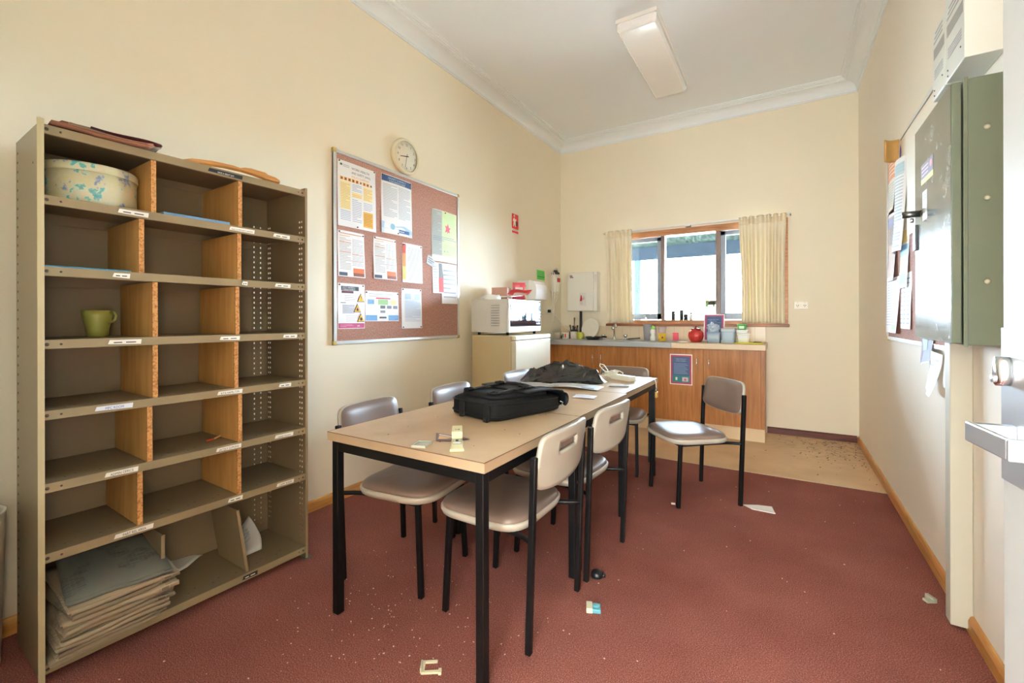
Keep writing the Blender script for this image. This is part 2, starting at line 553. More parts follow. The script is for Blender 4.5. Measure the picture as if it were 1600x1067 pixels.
# unseen hallway beyond the doorway, added to block the sky and house the fill
b = MB()
b.box(-1.3, -1.2, -2.6, YF - .12, 0, 2.7, WALL); b.box(1.2, 1.3, -2.6, YF - .12, 0, 2.7, WALL)
b.box(-1.3, 1.3, -2.7, -2.6, 0, 2.7, WALL)
struct('wall_hallway', b)
struct('floor_hallway', MB().box(-1.3, 1.3, -2.7, YF - .12, -0.1, 0, CARPET))
struct('ceiling_hallway', MB().box(-1.3, 1.3, -2.7, YF - .12, 2.7, 2.8, CEIL))

def run_profile(prof, path, m):
    # sweep a 2D profile (out, up) along a mitred path; path = list of (corner, inward normal sum)
    b = MB(); n = len(prof); vs = []; fs = []
    for (cx, cy), (nx, ny) in path:
        for o, u in prof: vs.append((cx + nx * o, cy + ny * o, u))
    for i in range(len(path) - 1):
        for k in range(n - 1):
            a = i * n + k
            fs.append((a, a + 1, a + n + 1, a + n))
    b.add(vs, fs, m)
    return b
cp = [(0, 3.293), (.008, 3.293), (.008, 3.303), (.016, 3.306), (.018, 3.318)]
for k in range(9):
    t = k / 8 * pi / 2
    cp.append((.018 + .085 * (1 - cos(t)), 3.318 + .068 * sin(t)))
cp += [(.106, 3.392), (.118, 3.392), (.118, 3.402), (.130, 3.402), (.132, 3.410), (.145, 3.411), (.147, ZC)]
path = [((XL, YF), (1, 1)), ((XL, YB), (1, -1)), ((XR, YB), (-1, -1)), ((XR, YF), (-1, 1)), ((XL, YF), (1, 1))]
struct('trim_2', run_profile(cp, path, CORN))
bp = [(0.016, 0), (0.016, .045), (.012, .055), (.008, .062), (0, .064)]
struct('baseboard_left', run_profile(bp, [((XL, YF), (1, 0)), ((XL, 4.77), (1, 0))], PINE))
struct('baseboard_right', run_profile(bp, [((XR, YB), (-1, -1)), ((XR, YF), (-1, 1))], PINE))
struct('baseboard_back', run_profile(bp, [((-.15, YB), (0, -1)), ((XR - .016, YB), (0, -1))], DARKW))
struct('trim_3', MB().box(-2.46, -.16, YB - .006, YB, .93, 1.083, mat('#E6D3B4', rough=.3)).box(-.166, -.16, YB - .008, YB, .93, 1.083, mat('#D0BC9C', rough=.4)))
b = MB()
for i in range(1, 23):
    b.box(-2.46 + i * .1 - .001, -2.46 + i * .1 + .001, YB - .0068, YB - .0055, .93, 1.083, mat('#C4AD8C', rough=.6))
struct('trim_4', b)

# window
w = tag(thing('window_1', None, None, (0, YB, 0)), kind='structure')
b = MB()
AR = CEDAR
b.box(-1.8426, .0333, -.022, 0, 2.115, 2.182, AR); b.box(-1.8426, .0333, -.018, 0, 1.1, 1.155, AR)
b.box(-1.8426, -1.785, -.02, 0, 1.155, 2.115, AR); b.box(-.025, .0333, -.02, 0, 1.155, 2.115, AR)
b.box(-1.855, .045, -.035, 0, 1.083, 1.112, wood_mat('sill_timber', '#7C4A30', '#915B3E', '#A06A4A', scale=4, axis=0, rough=.4))
tag(b.build('architrave', w, bevel=.004), kind='structure')
b = MB()
b.box(WX0, WX1, 0, .12, WZ0, WZ0 + .025, AR); b.box(WX0, WX1, 0, .12, WZ1 - .025, WZ1, AR)
b.box(WX0, WX0 + .03, 0, .12, WZ0, WZ1, AR); b.box(WX1 - .03, WX1, 0, .12, WZ0, WZ1, AR)
b.box(-1.207, -1.169, 0, .10, WZ0, WZ1, FRAMEW); b.box(-.633, -.587, 0, .10, WZ0, WZ1, FRAMEW)
b.build('window_frame', w, bevel=.003)
SASH = mat('#98A2B0', rough=.45)
for x0, x1 in ((-1.77, -1.207), (-.587, -.04)):
    b = MB(); z0, z1 = 1.158, 2.112; t = .05
    b.box(x0, x1, .03, .07, z0, z0 + .07, SASH); b.box(x0, x1, .03, .07, z1 - .045, z1, SASH)
    b.box(x0, x0 + t, .03, .07, z0, z1, SASH); b.box(x1 - t, x1, .03, .07, z0, z1, SASH)
    s_ = b.build('sash', w, bevel=.003)
    MB().box(x0 + t, x1 - t, .048, .052, z0 + .07, z1 - .045, GLASS).build('window_pane', s_)
MB().box(-1.169, -.633, .048, .052, WZ0 + .025, WZ1 - .025, GLASS).build('window_pane', w)
tag(MB().box(-1.43, -1.37, .02, .032, 1.168, 1.185, CHROME).box(-1.415, -1.385, .005, .022, 1.17, 1.215, CHROME).build('sash_latch', w), 'metal casement latch')

# outside: veranda and yard
VR = wood_mat('veranda_lining', '#080B0A', '#0E1211', '#1A201E', scale=5, axis=1, rough=.9, stretch=5, spec=0.0)  # lining, beam and posts near-black: underside shade is deepened in the colour
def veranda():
    r = thing('veranda_roof', 'veranda roof, shade put into its colour, with front beam seen beyond the window', 'veranda', (0, 0, 0))
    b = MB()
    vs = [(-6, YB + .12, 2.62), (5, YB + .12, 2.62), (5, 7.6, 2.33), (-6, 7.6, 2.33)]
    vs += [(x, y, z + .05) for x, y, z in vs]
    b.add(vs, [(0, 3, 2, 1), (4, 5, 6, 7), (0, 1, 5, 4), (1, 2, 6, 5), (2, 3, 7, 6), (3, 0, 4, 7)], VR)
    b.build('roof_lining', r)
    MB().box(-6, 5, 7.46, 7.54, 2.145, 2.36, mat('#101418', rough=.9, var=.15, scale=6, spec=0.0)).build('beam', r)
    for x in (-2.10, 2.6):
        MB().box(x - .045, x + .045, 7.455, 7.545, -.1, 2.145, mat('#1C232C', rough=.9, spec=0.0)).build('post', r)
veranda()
struct('floor_veranda', MB().box(-6, 5, YB + .12, 7.7, -.2, -.1, mat('#B9B4AA', rough=.8, var=.1, scale=3)))
struct('floor_yard', MB().box(-40, 40, 7.7, 70, -.3, -.2, mat('#D8D6C8', rough=.9, var=.06, scale=.5)))

# curtains and track
tag(MB().box(-1.87, .06, YB - .075, YB - .06, 2.195, 2.21, mat('#EFEFEF', rough=.4)).box(-.93, -.88, YB - .085, YB, 2.185, 2.2, mat('#EFEFEF', rough=.4)).box(-1.87, -1.86, YB - .075, YB, 2.195, 2.21, mat('#EFEFEF', rough=.4)).box(.05, .06, YB - .075, YB, 2.195, 2.21, mat('#EFEFEF', rough=.4)).build('curtain_track'),
    'thin white curtain track above the window', 'curtain track')
def curtain(x0t, x1t, x0b, x1b, folds, label, seed):
    rnd = random.Random(seed)
    r = thing('curtain', label, 'curtain', ((x0t + x1t) / 2, YB - .09, 1.12), group='cream curtains at the window')
    ph = [rnd.uniform(-.4, .4) for _ in range(folds + 2)]
    def f(u, v):
        # v 0 bottom 1 top
        k = u * folds
        i = int(min(k, folds - 1e-6))
        xx0 = x0b + (x0t - x0b) * v; xx1 = x1b + (x1t - x1b) * v
        pin = math.exp(-((v - .90) / .06) ** 2)
        x = xx0 + (xx1 - xx0) * u + .005 * sin(5 * v + k) * (1 - v)
        cxm = (x0t + x1t) / 2
        if v < .9: x += (cxm - x) * .05 * sin(pi * v / .9)
        amp = .040 * (1 - .75 * pin) * (.8 + .2 * sin(k * 2.1 + seed))
        y = amp * sin(2 * pi * k + .7 * sin(k * 1.7 + seed)) + .004 * sin(5 * u + 3 * v)
        return (x - cxm, y, 1.095 * v)
    m = MB().grid(f, folds * 14, 30, CURT)
    m.build('curtain_cloth', r, solid=.0015)
    def g(u, v):
        p = f(u, .93 + .07 * v)
        return (p[0], p[1] * 1.05 - .004, p[2])
    MB().grid(g, folds * 14, 3, mat('#E9DCC0', rough=.85)).build('pleated_heading', r, solid=.002)
curtain(-1.84, -1.52, -1.83, -1.49, 4, 'narrow cream pleated curtain on the left side of the window', 3)
curtain(-.40, .02, -.38, .01, 6, 'wider cream pleated curtain on the right side of the window', 5)

# door leaf at the right, open into the room
dr = tag(thing('door_1', None, None, (.335, .02, 0)), kind='structure')
DX, DY = .251 - .335, .856 - .02
dr.rotation_euler = (0, 0, atan2(DY, DX) - pi / 2)
DL = sqrt(DX * DX + DY * DY)
DOORM = mat('#A3A7A7', rough=.42, bump=.05, bscale=90, var=.03, scale=30)
tag(MB().box(0, .04, 0, DL, .005, 2.04, DOORM).build('door_leaf', dr, bevel=.002), kind='structure')
BR = mat('#C2C7CE', rough=.38, metal=.8, var=.05, scale=8)
MB().box(-.003, 0, DL - .075, DL - .002, .955, 1.157, BR).build('lock_plate', dr, bevel=.001)
b = MB(); b.loft([[(-z_, y, z) for (z, y, z_) in sq_ring(.038, .018, d, 2.5, 24, cx=1.100, cy=DL - .022)] for d in (.003, .016)], CHROME)
b.tube([(-.016, DL - .022, 1.090), (-.020, DL - .022, 1.090)], .005, BR, 14)
b.build('lock_cylinder', dr)
LEV = mat('#C9CED6', rough=.32, metal=.85)
# lever: out from the leaf, then back along it
b = MB()
hz = 1.020
b.box(-.046, -.002, DL - .040, DL - .028, hz - .012, hz + .012, LEV)
b.box(-.049, -.043, DL - .125, DL - .028, hz - .013, hz + .013, LEV)
b.box(-.049, -.012, DL - .131, DL - .124, hz - .013, hz + .013, LEV)
b.build('door_handle', dr, bevel=.002)

# ================================================================== fixtures
# ceiling light
r = thing('ceiling_light', 'long white box fluorescent light fitting on the ceiling', 'ceiling light', (-.93, 3.88, ZC))
MB().box(-.155, .155, -.60, .60, -.03, 0, mat('#F4F2EC', rough=.5)).build('fitting_base', r, bevel=.004)
MB().loft([sq_ring(.30, 1.19, -.03, 30, 64), sq_ring(.30, 1.19, -.075, 30, 64), sq_ring(.27, 1.16, -.098, 30, 64)], mat('#FBFBFA', rough=.10), smooth=False).build('light_diffuser', r, bevel=.006)

# wall clock
r = thing('wall_clock', 'round cream wall clock hanging above the pinboard on the left wall', 'clock', (XL, 2.463, 2.398))
FM = frame((0, 0, 0), (0, 1, 0), (0, 0, 1))
MB().lathe([(.125, .0), (.133, .012), (.135, .03), (.128, .042), (.117, .046), (.112, .040)], mat('#E8DEC0', rough=.35), 56, FM, cap=False).build('clock_case', r)
b = MB(); b.lathe([(.0001, .034), (.113, .034), (.113, .036), (.0001, .036)], mat('#F1EBD8', rough=.5), 56, FM)
INK = mat('#1E1E1E', rough=.6)
for k in range(12):
    a = radians(90 - 30 * (k + 1))
    b.text(str(k + 1), .026, INK, FM @ T(.088 * cos(a), .088 * sin(a) - .009, .0365), 'CENTER')
b.build('clock_face', r)
def hand(ang, L, wd, z):
    M = FM @ Matrix.Rotation(radians(-ang), 4, 'Z') @ T(0, 0, z)
    return MB().prism([(-wd, -.02), (wd, -.02), (wd * .6, L), (-wd * .6, L)], 0, .0012, INK, M)
hand(258, .068, .0035, .038).build('hour_hand', r)
hand(192, .088, .0016, .040).build('minute_hand', r)

# fire blanket / extinguisher sign
FL = lambda y, z, off=0.0: frame((XL + off, y, z), (0, 1, 0), (0, 0, 1))
FRr = lambda y, z, off=0.0: frame((XR - off, y, z), (0, -1, 0), (0, 0, 1))
FB = lambda x, z, y=YB: frame((x, y, z), (1, 0, 0), (0, 0, 1))

def bend(w, h, c=0.0, lift=0.0, twist=0.0):
    def f(x, y):
        a = x / w; q = y / h
        return c * sin(pi * a) * (1 - q * .3) + lift * (1 - q) ** 2 * (abs(a - .3)) + twist * a * (1 - q) + .0012 * sin(7 * q + 5 * a)
    return f
def sheet(name, label, cat, M, w, h, items, base='#F2F2F2', c=.006, lift=.01, twist=0.0, group=None, pins=None, thick=.0006, rough=.6):
    fz = bend(w, h, c, lift, twist)
    b = MB()
    loc = M.translation.copy()
    R = Matrix.Translation(-loc) @ M
    N = 10
    b.grid(lambda u, v: (u * w, v * h, .001 + fz(u * w, v * h)), N, N, mat(base, rough=rough), R)
    b.grid(lambda u, v: ((1 - u) * w, v * h, .001 - thick + fz((1 - u) * w, v * h)), N, N, mat(base, rough=rough), R)
    def quad(x0, y0, x1, y1, col, lv=1):
        nx = max(1, int((x1 - x0) / w * 8)); ny = max(1, int((y1 - y0) / h * 8))
        b.grid(lambda u, v: (x0 + u * (x1 - x0), y0 + v * (y1 - y0), .001 + .0007 * lv + fz(x0 + u * (x1 - x0), y0 + v * (y1 - y0))), nx, ny, mat(col, rough=rough), R)
    for it in items:
        k = it[0]
        if k == 'r': quad(*it[1:6], lv=1)
        elif k == 'r2': quad(*it[1:6], lv=2)
        elif k == 'l':
            _, x0, y0, x1, y1, n, col = it
            rr = random.Random(int(x0 * 1e4) + n)
            st = (y1 - y0) / n
            for i in range(n):
                e = x1 if rr.random() < .75 else x0 + (x1 - x0) * rr.uniform(.4, .95)
                quad(x0, y0 + i * st + st * .3, e, y0 + i * st + st * .62, col, 2)
        elif k == 't':
            _, x, y, s_, body, col = it[:6]
            al = it[6] if len(it) > 6 else 'LEFT'
            k0 = len(b.v)
            b.text(body, s_, mat(col, rough=rough), None, al, xs=it[7] if len(it) > 7 else 1.0)
            for i in range(k0, len(b.v)):
                p = b.v[i]; X = p.x + x; Y = p.y + y
                b.v[i] = R @ Vector((X, Y, .0028 + fz(X, Y)))
        elif k == 'p':
            _, poly, col = it[:3]
            vs = [(x, y, .0024 + fz(x, y)) for x, y in poly]
            b.add(vs, [tuple(range(len(vs)))], mat(col, rough=rough), R)
    o = b.build(name, loc=loc)
    tag(o, label, cat, group)
    if pins:
        for (px, py) in pins:
            pb = MB(); pb.lathe([(.0045, .0), (.005, .004), (.003, .007), (.0001, .008)], mat('#2C3440', rough=.4), 12, R @ T(px, py, .002 + fz(px, py)))
            pb.build('drawing_pin', o)
    return o

sheet('safety_sign', 'red rectangular safety sign with white figure on the left wall', 'sign', FL(4.037, 2.085), .15, .215,
      [('r', .006, .05, .144, .21, '#D8322A'), ('p', [(.035, .075), (.05, .075), (.062, .115), (.075, .075), (.09, .075), (.08, .13), (.10, .15), (.09, .16), (.07, .15), (.065, .17), (.04, .16), (.03, .13), (.045, .13)], '#FFFFFF'),
       ('p', [(.055 + .014 * cos(t * pi / 6), .188 + .014 * sin(t * pi / 6)) for t in range(12)], '#FFFFFF'),
       ('r2', .095, .09, .128, .135, '#40403A'), ('r', .01, .006, .144, .03, '#D8322A'), ('l', .02, .034, .13, .046, 1, '#8A8A8A')], c=0, lift=0)
sheet('green_notice', 'small bright green paper notice above the towel dispenser', 'notice', FL(4.60, 1.632), .205, .115,
      [('l', .02, .05, .18, .105, 4, '#3F9A45'), ('r', .015, .035, .19, .043, '#1E5A2A'), ('l', .02, .008, .18, .03, 2, '#3F9A45')], base='#74DE6C', c=.002, lift=.004)

# pinboard on the left wall
def pinboard(name, label, M, w, h, fw=.022):
    r = bpy.data.objects.new(name, None); COL.objects.link(r); r.empty_display_size = .05
    r.location = M.translation
    R = M.to_3x3().to_4x4()
    tag(r, label, 'pinboard')
    MB().box(0, w, 0, h, 0, .012, CORK, R).build('board_panel', r)
    b = MB(); AL = mat('#DDE0E0', rough=.3, metal=.6)
    b.box(0, w, 0, fw, .0, .018, AL, R); b.box(0, w, h - fw, h, .0, .018, AL, R); b.box(0, fw, fw, h - fw, .0, .018, AL, R); b.box(w - fw, w, fw, h - fw, .0, .018, AL, R)
    b.build('board_frame', r, bevel=.002)
    for x in (0, w):
        for y in (0, h):
            q = MB(); q.box(x - .013, x + .013, y - .013, y + .013, -.0, .021, mat('#C9B46A', rough=.4), R @ T(.008 if x == 0 else -.008, .008 if y == 0 else -.008, 0))
            q.build('corner_cap', r, bevel=.004)
pinboard('pinboard', 'large brown pinboard with silver frame covered in notices on the left wall', FL(1.836, 1.009, 0.002), 1.285, 1.256)
B0 = XL + .0145
BL = lambda y, z: FL(y, z, .0145)
OR = '#E0A93C'; PY = '#F0DCA0'
it = [('t', .105, .385, .023, 'WORK HEALTH', '#2E3138', 'LEFT', .92), ('t', .105, .357, .023, 'AND SAFETY (WHS)', '#2E3138', 'LEFT', .78), ('t', .105, .331, .021, 'POLICY SUMMARY', '#E0A040', 'LEFT', .85),
      ('r', .018, .395, .034, .408, '#4A5260'), ('l', .038, .388, .088, .408, 2, '#9AA0A8'),
      ('r', .018, .115, .098, .295, PY), ('l', .022, .12, .094, .285, 16, '#C6A96A'), ('l', .018, .04, .098, .108, 6, '#9AA4C0'),
      ('l', .112, .245, .188, .295, 5, '#9AA4C0'), ('r', .110, .205, .190, .238, PY), ('l', .114, .208, .186, .228, 2, '#C6A96A'), ('l', .112, .04, .188, .195, 13, '#9AA4C0'),
      ('r', .202, .20, .282, .295, PY), ('l', .206, .205, .278, .285, 8, '#C6A96A'), ('l', .204, .135, .28, .19, 5, '#9AA4C0'), ('r', .202, .02, .284, .125, OR), ('l', .208, .03, .278, .115, 8, '#B07A20')]
for i in range(9):
    it.append(('r', .018 + i * .030, .302, .042 + i * .030, .324, '#E8A030' if i not in (5, 8) else '#EFD9B0'))
    it.append(('r2', .024 + i * .030, .307, .036 + i * .030, .319, '#4A3A28'))
sheet('notice_poster', 'notice headed WORK HEALTH AND SAFETY with yellow text boxes, top left of the pinboard', 'poster', BL(1.868, 1.778), .312, .428, it, c=.004, lift=.012, pins=[(.01, .42), (.3, .42), (.15, .01)])
it = [('r', .004, .375, .300, .420, '#33507E'), ('t', .15, .395, .022, 'DIGNITY & RESPECT', '#BFD4EA', 'CENTER', .9), ('t', .15, .380, .012, 'IN THE WORKPLACE CHARTER', '#FFFFFF', 'CENTER', .95),
      ('l', .018, .12, .145, .36, 22, '#A8B4C4'), ('l', .158, .12, .285, .36, 22, '#A8B4C4'),
      ('p', [(.003, .02), (.3, .02), (.3, .05), (.22, .075), (.12, .06), (.003, .085)], '#A9CDEB'), ('p', [(.003, .003), (.3, .003), (.3, .022), (.16, .045), (.003, .035)], '#CFE3F4'),
      ('p', [(.10 + .022 * cos(t * pi / 8), .055 + .022 * sin(t * pi / 8)) for t in range(16)], '#8FC4D8'), ('r2', .16, .018, .27, .043, '#3C5F92'), ('l', .165, .022, .262, .038, 1, '#E4EEF8')]
sheet('notice_poster', 'white and blue notice headed DIGNITY & RESPECT, second in the top row of the pinboard', 'poster', BL(2.232, 1.792), .303, .425, it, c=.010, lift=.012, pins=[(.01, .415), (.29, .415), (.15, .012)])
def a4_orange():
    return [('l', .012, .275, .19, .290, 1, '#D07A3A'), ('l', .012, .262, .09, .272, 1, '#D8955A'), ('l', .012, .045, .098, .255, 22, '#A9A6A6'), ('l', .108, .075, .2, .255, 19, '#A9A6A6'),
            ('r', .012, .225, .098, .228, '#E08040'), ('r', .012, .16, .098, .163, '#E08040'), ('r', .108, .21, .2, .213, '#E08040'), ('r', .108, .15, .2, .153, '#E08040'), ('r', .012, .105, .2, .108, '#E08040'),
            ('r', .115, .028, .204, .06, '#CF6A32'), ('r', .115, .006, .204, .028, '#8A4A30'), ('r', .006, .006, .07, .028, '#4A5568')]
sheet('notice_sheet', 'white sheet with orange headings under the WORK HEALTH AND SAFETY notice', 'notice', BL(1.868, 1.450), .212, .300, a4_orange(), c=.006, lift=.02, pins=[(.01, .29), (.2, .285)])
sheet('notice_sheet', 'white sheet with orange headings under the DIGNITY & RESPECT notice', 'notice', BL(2.160, 1.456), .212, .297, a4_orange(), c=.010, lift=.02, pins=[(.01, .288), (.2, .284)])
sheet('notice_sheet', 'white notice sheet with red, orange and yellow left stripe, right end of the middle row', 'notice', BL(2.436, 1.450), .216, .298,
      [('r', .003, .22, .035, .29, '#C8402E'), ('r', .003, .12, .035, .22, '#DC8A3A'), ('r', .003, .02, .035, .12, '#E8C85A'), ('l', .055, .02, .2, .27, 24, '#B0AEB8')], c=.004, lift=.01, pins=[(.012, .285), (.2, .285)])
tri = lambda x, y, s: [('p', [(x - s, y - s * .8), (x + s, y - s * .8), (x, y + s)], '#2A2A26')]
tri2 = lambda x, y, s: [('p', [(x - s * .84, y - s * .7), (x + s * .84, y - s * .7), (x, y + s * .78)], '#EDB63C')]
def lay(sh, dz):  # polygons a little above the earlier ones
    return sh
it = [('r', .025, .252, .165, .280, '#26282C'), ('t', .03, .268, .0115, 'SAFETY HAZARDS &', '#FFFFFF'), ('t', .03, .2555, .0115, 'WORKPLACE INCIDENTS', '#FFFFFF', 'LEFT', .8), ('r', .028, .234, .12, .250, '#6A2A3A'),
      ('l', .05, .18, .135, .225, 4, '#C8C0C0'), ('l', .02, .165, .06, .178, 1, '#555555'), ('r', .035, .10, .13, .16, '#C9CDD4'), ('l', .038, .102, .128, .158, 5, '#A8ADB8'), ('l', .06, .045, .15, .092, 4, '#D0CCCC'), ('r', .004, .004, .212, .036, '#B8447A'),
      ('l', .015, .010, .12, .030, 3, '#E0B0C8'), ('t', .15, .014, .015, 'safe', '#FFFFFF')]
for (x, y) in ((.18, .205), (.15, .135), (.18, .07)):
    it.append(('p', [(x - .032, y - .026), (x + .032, y - .026), (x, y + .034)], '#2A2A26'))
hz_sheet = sheet('notice_sheet', 'white safety sheet with three yellow warning triangles, bottom left of the pinboard', 'notice', BL(1.868, 1.108), .216, .298, it, c=.003, lift=.0, pins=[(.01, .288), (.2, .288)])
b = MB()
R = FL(0, 0).to_3x3().to_4x4()
for (x, y), g in zip(((.18, .205), (.15, .135), (.18, .07)), '!^o'):
    z = .0076
    b.add([(x - .026, y - .0225, z), (x + .026, y - .0225, z), (x, y + .027, z)], [(0, 1, 2)], mat('#EDB63C', rough=.6), R)
    if g == '!':
        b.add([(x - .003, y + .012, z + .0006), (x - .0015, y - .006, z + .0006), (x + .0015, y - .006, z + .0006), (x + .003, y + .012, z + .0006)], [(0, 1, 2, 3)], INK, R)
        b.box(x - .002, x + .002, y - .015, y - .010, z, z + .0006, INK, R)
    elif g == '^':
        b.add([(x - .010, y - .016, z + .0006), (x + .010, y - .016, z + .0006), (x + .006, y - .004, z + .0006), (x, y + .007, z + .0006), (x - .006, y - .003, z + .0006)], [(0, 1, 2, 3, 4)], INK, R)
    else:
        b.add([(x + .010 * cos(t * pi / 6), y - .006 + .012 * sin(t * pi / 6), z + .0006) for t in range(12)], [tuple(range(12))], INK, R)
b.build('warning_symbols', hz_sheet)
it = [('l', .03, .17, .28, .20, 2, '#B9B9C4'), ('r', .09, .158, .225, .168, '#C4485C'), ('r', .02, .12, .075, .152, '#6FA8DC'), ('r', .11, .118, .2, .155, '#8CC07A'), ('r', .225, .12, .285, .152, '#F0CC90'),
      ('r', .13, .09, .175, .112, '#6A6E76'), ('r', .19, .09, .235, .112, '#7E828A'), ('r', .25, .09, .295, .112, '#7E828A'), ('r', .13, .06, .175, .077, '#8A8E96'), ('r', .004, .006, .10, .042, '#5B9AD4'), ('r', .205, .006, .304, .042, '#5B9AD4'), ('r', .12, .02, .185, .032, '#3A3E46'),
      ('l', .02, .122, .07, .15, 3, '#9CC6EC'), ('l', .115, .12, .195, .152, 3, '#B4DCA4'), ('l', .012, .01, .095, .036, 3, '#9CC6EC'), ('l', .21, .01, .295, .036, 3, '#9CC6EC')]
sheet('notice_sheet', 'landscape flow chart sheet with blue, green and grey boxes, bottom row of the pinboard', 'notice', BL(2.088, 1.156), .308, .212, it, c=.006, lift=.006, pins=[(.008, .2), (.298, .2)])
sheet('notice_sheet', 'white sheet with pale blue table, right end of the bottom row on the pinboard', 'notice', BL(2.428, 1.100), .216, .304,
      [('r', .03, .225, .09, .265, '#BCD4F0'), ('r', .13, .225, .2, .265, '#BCD4F0'), ('r', .03, .08, .2, .21, '#DCE6F2'), ('l', .03, .05, .2, .265, 24, '#B4BED0')], base='#EEF0F4', c=.008, lift=.012, pins=[(.012, .295), (.2, .295), (.012, .01), (.2, .01)])
sheet('notice_poster', 'pale green poster with red maple leaf at the right edge of the pinboard', 'poster', BL(2.765, 1.650), .325, .428,
      [('r', .003, .05, .12, .425, '#B8BDB8'), ('l', .01, .06, .11, .42, 30, '#8E948E'), ('r', .12, .05, .322, .425, '#CFE0A8'), ('p', [(.155, .25), (.185, .262), (.18, .245), (.205, .258), (.22, .25), (.212, .28), (.23, .295), (.205, .298), (.195, .33), (.178, .305), (.155, .31), (.168, .285)], '#E4637A'),
       ('l', .015, .17, .31, .215, 3, '#8C96A4'), ('l', .13, .06, .3, .15, 6, '#B4C496'), ('r', .14, .08, .27, .095, '#9AAE9A')], base='#E6EDDC', c=.012, lift=.006, pins=[(.16, .415)])
sheet('small_card', 'small grey card tilted at the left edge of the maple leaf poster', 'card', BL(2.70, 1.62) @ Matrix.Rotation(radians(-18), 4, 'Z'), .095, .075,
      [('l', .01, .015, .085, .065, 3, '#6A7078')], base='#C9CDD0', c=.002, lift=.004)
sheet('leaflet', 'red and white leaflet hanging below the maple leaf poster', 'leaflet', BL(2.775, 1.385), .135, .255,
      [('r', .07, .01, .13, .13, '#C8322E'), ('r', .07, .13, .13, .25, '#6A6660'), ('l', .008, .03, .06, .23, 9, '#C0C4CC')], base='#ECEEF2', c=.006, lift=.015)
sheet('crumpled_sheet', 'crinkled white sheet hanging at the lower right edge of the pinboard', 'paper', BL(2.885, 1.300), .205, .34,
      [('l', .02, .04, .18, .30, 7, '#B8BEC8')], base='#F0F2F6', c=.016, lift=.02)

# towel dispenser
r = thing('towel_dispenser', 'white curved paper towel dispenser on the left wall above the microwave', 'dispenser', (XL, 4.16, 1.375))
prof = [(0, 0), (.215, 0), (.222, .05), (.225, .11), (.215, .16), (.19, .19), (.15, .205), (0, .21)]
b = MB(); b.prism([(x, z) for x, z in prof], -.25, 0, mat('#E9EBEC', rough=.3), Matrix(((1, 0, 0, 0), (0, 0, -1, 0), (0, 1, 0, 0), (0, 0, 0, 1))), smooth=False)
b.build('dispenser_case', r, bevel=.006, seg=3)
b = MB(); b.prism([(.14, .004), (.224, .004), (.231, .05), (.234, .11), (.223, .165), (.196, .198), (.15, .214), (.14, .20)], -.254, .004, mat('#F6F7F8', rough=.2), Matrix(((1, 0, 0, 0), (0, 0, -1, 0), (0, 1, 0, 0), (0, 0, 0, 1))))
b.build('front_cover', r, bevel=.005, seg=3)

# small power point right of window
r = thing('wall_socket', 'white double power socket on the back wall right of the window', 'socket', (.083, YB, 1.262))
MB().box(0, .12, -.012, 0, 0, .075, mat('#EFE9DC', rough=.35)).build('socket_plate', r, bevel=.004)
b = MB()
for x in (.03, .09):
    b.box(x - .009, x - .005, -.0135, -.011, .03, .042, INK); b.box(x + .005, x + .009, -.0135, -.011, .03, .042, INK); b.box(x - .002, x + .002, -.0135, -.011, .018, .027, INK)
    b.box(x - .006, x + .006, -.016, -.011, .056, .066, mat('#E0DACD', rough=.35))
b.build('socket_face', r)

# instantaneous water heater
r = thing('water_heater', 'white wall mounted water heater left of the window', 'water heater', (-2.315, YB, 1.265))
HW = mat('#ECEBE4', rough=.28)
b = MB(); b.box(0, .345, -.15, 0, 0, .475, HW); b.build('heater_case', r, bevel=.012, seg=4)
b = MB(); b.box(.345, .385, -.125, -.005, .0, .475, HW)
for k in range(5): b.box(.35, .378, -.1262, -.124, .36 + k * .018, .366 + k * .018, mat('#C9C6BC', rough=.5))
b.build('side_panel', r, bevel=.012, seg=4)
b = MB(); FMh = frame((0, -.1505, 0), (1, 0, 0), (0, 0, 1))
b.box(.165, .25, -.152, -.150, .06, .225, mat('#E4E2DE', rough=.5))
b.prism([(.17, .12), (.20, .12), (.205, .15), (.195, .19), (.185, .20), (.178, .16)], .001, .0025, mat('#C23A34', rough=.5), FMh)
b.prism([(.212, .14), (.232, .14), (.228, .18), (.222, .185)], .001, .0025, mat('#D8A8A4', rough=.5), FMh)
b.text('HOT', .016, mat('#4A4A4A', rough=.5), FMh @ T(.172, .095, .002)); b.text('WATER', .012, mat('#4A4A4A', rough=.5), FMh @ T(.172, .08, .002))
b.build('sticker', r)
b = MB(); b.prism([(.055 + .02 * cos(t * pi / 8), .435 + .008 * sin(t * pi / 8)) for t in range(16)], .001, .002, mat('#A83A34', rough=.5), FMh); b.box(.04, .085, -.152, -.15, .412, .422, mat('#4A4A4A', rough=.5)); b.build('maker_badge', r)
MB().tube([(.15, -.07, 0), (.15, -.07, -.335)], .017, mat('#3A3D42', rough=.5), 14).build('water_pipe', r)

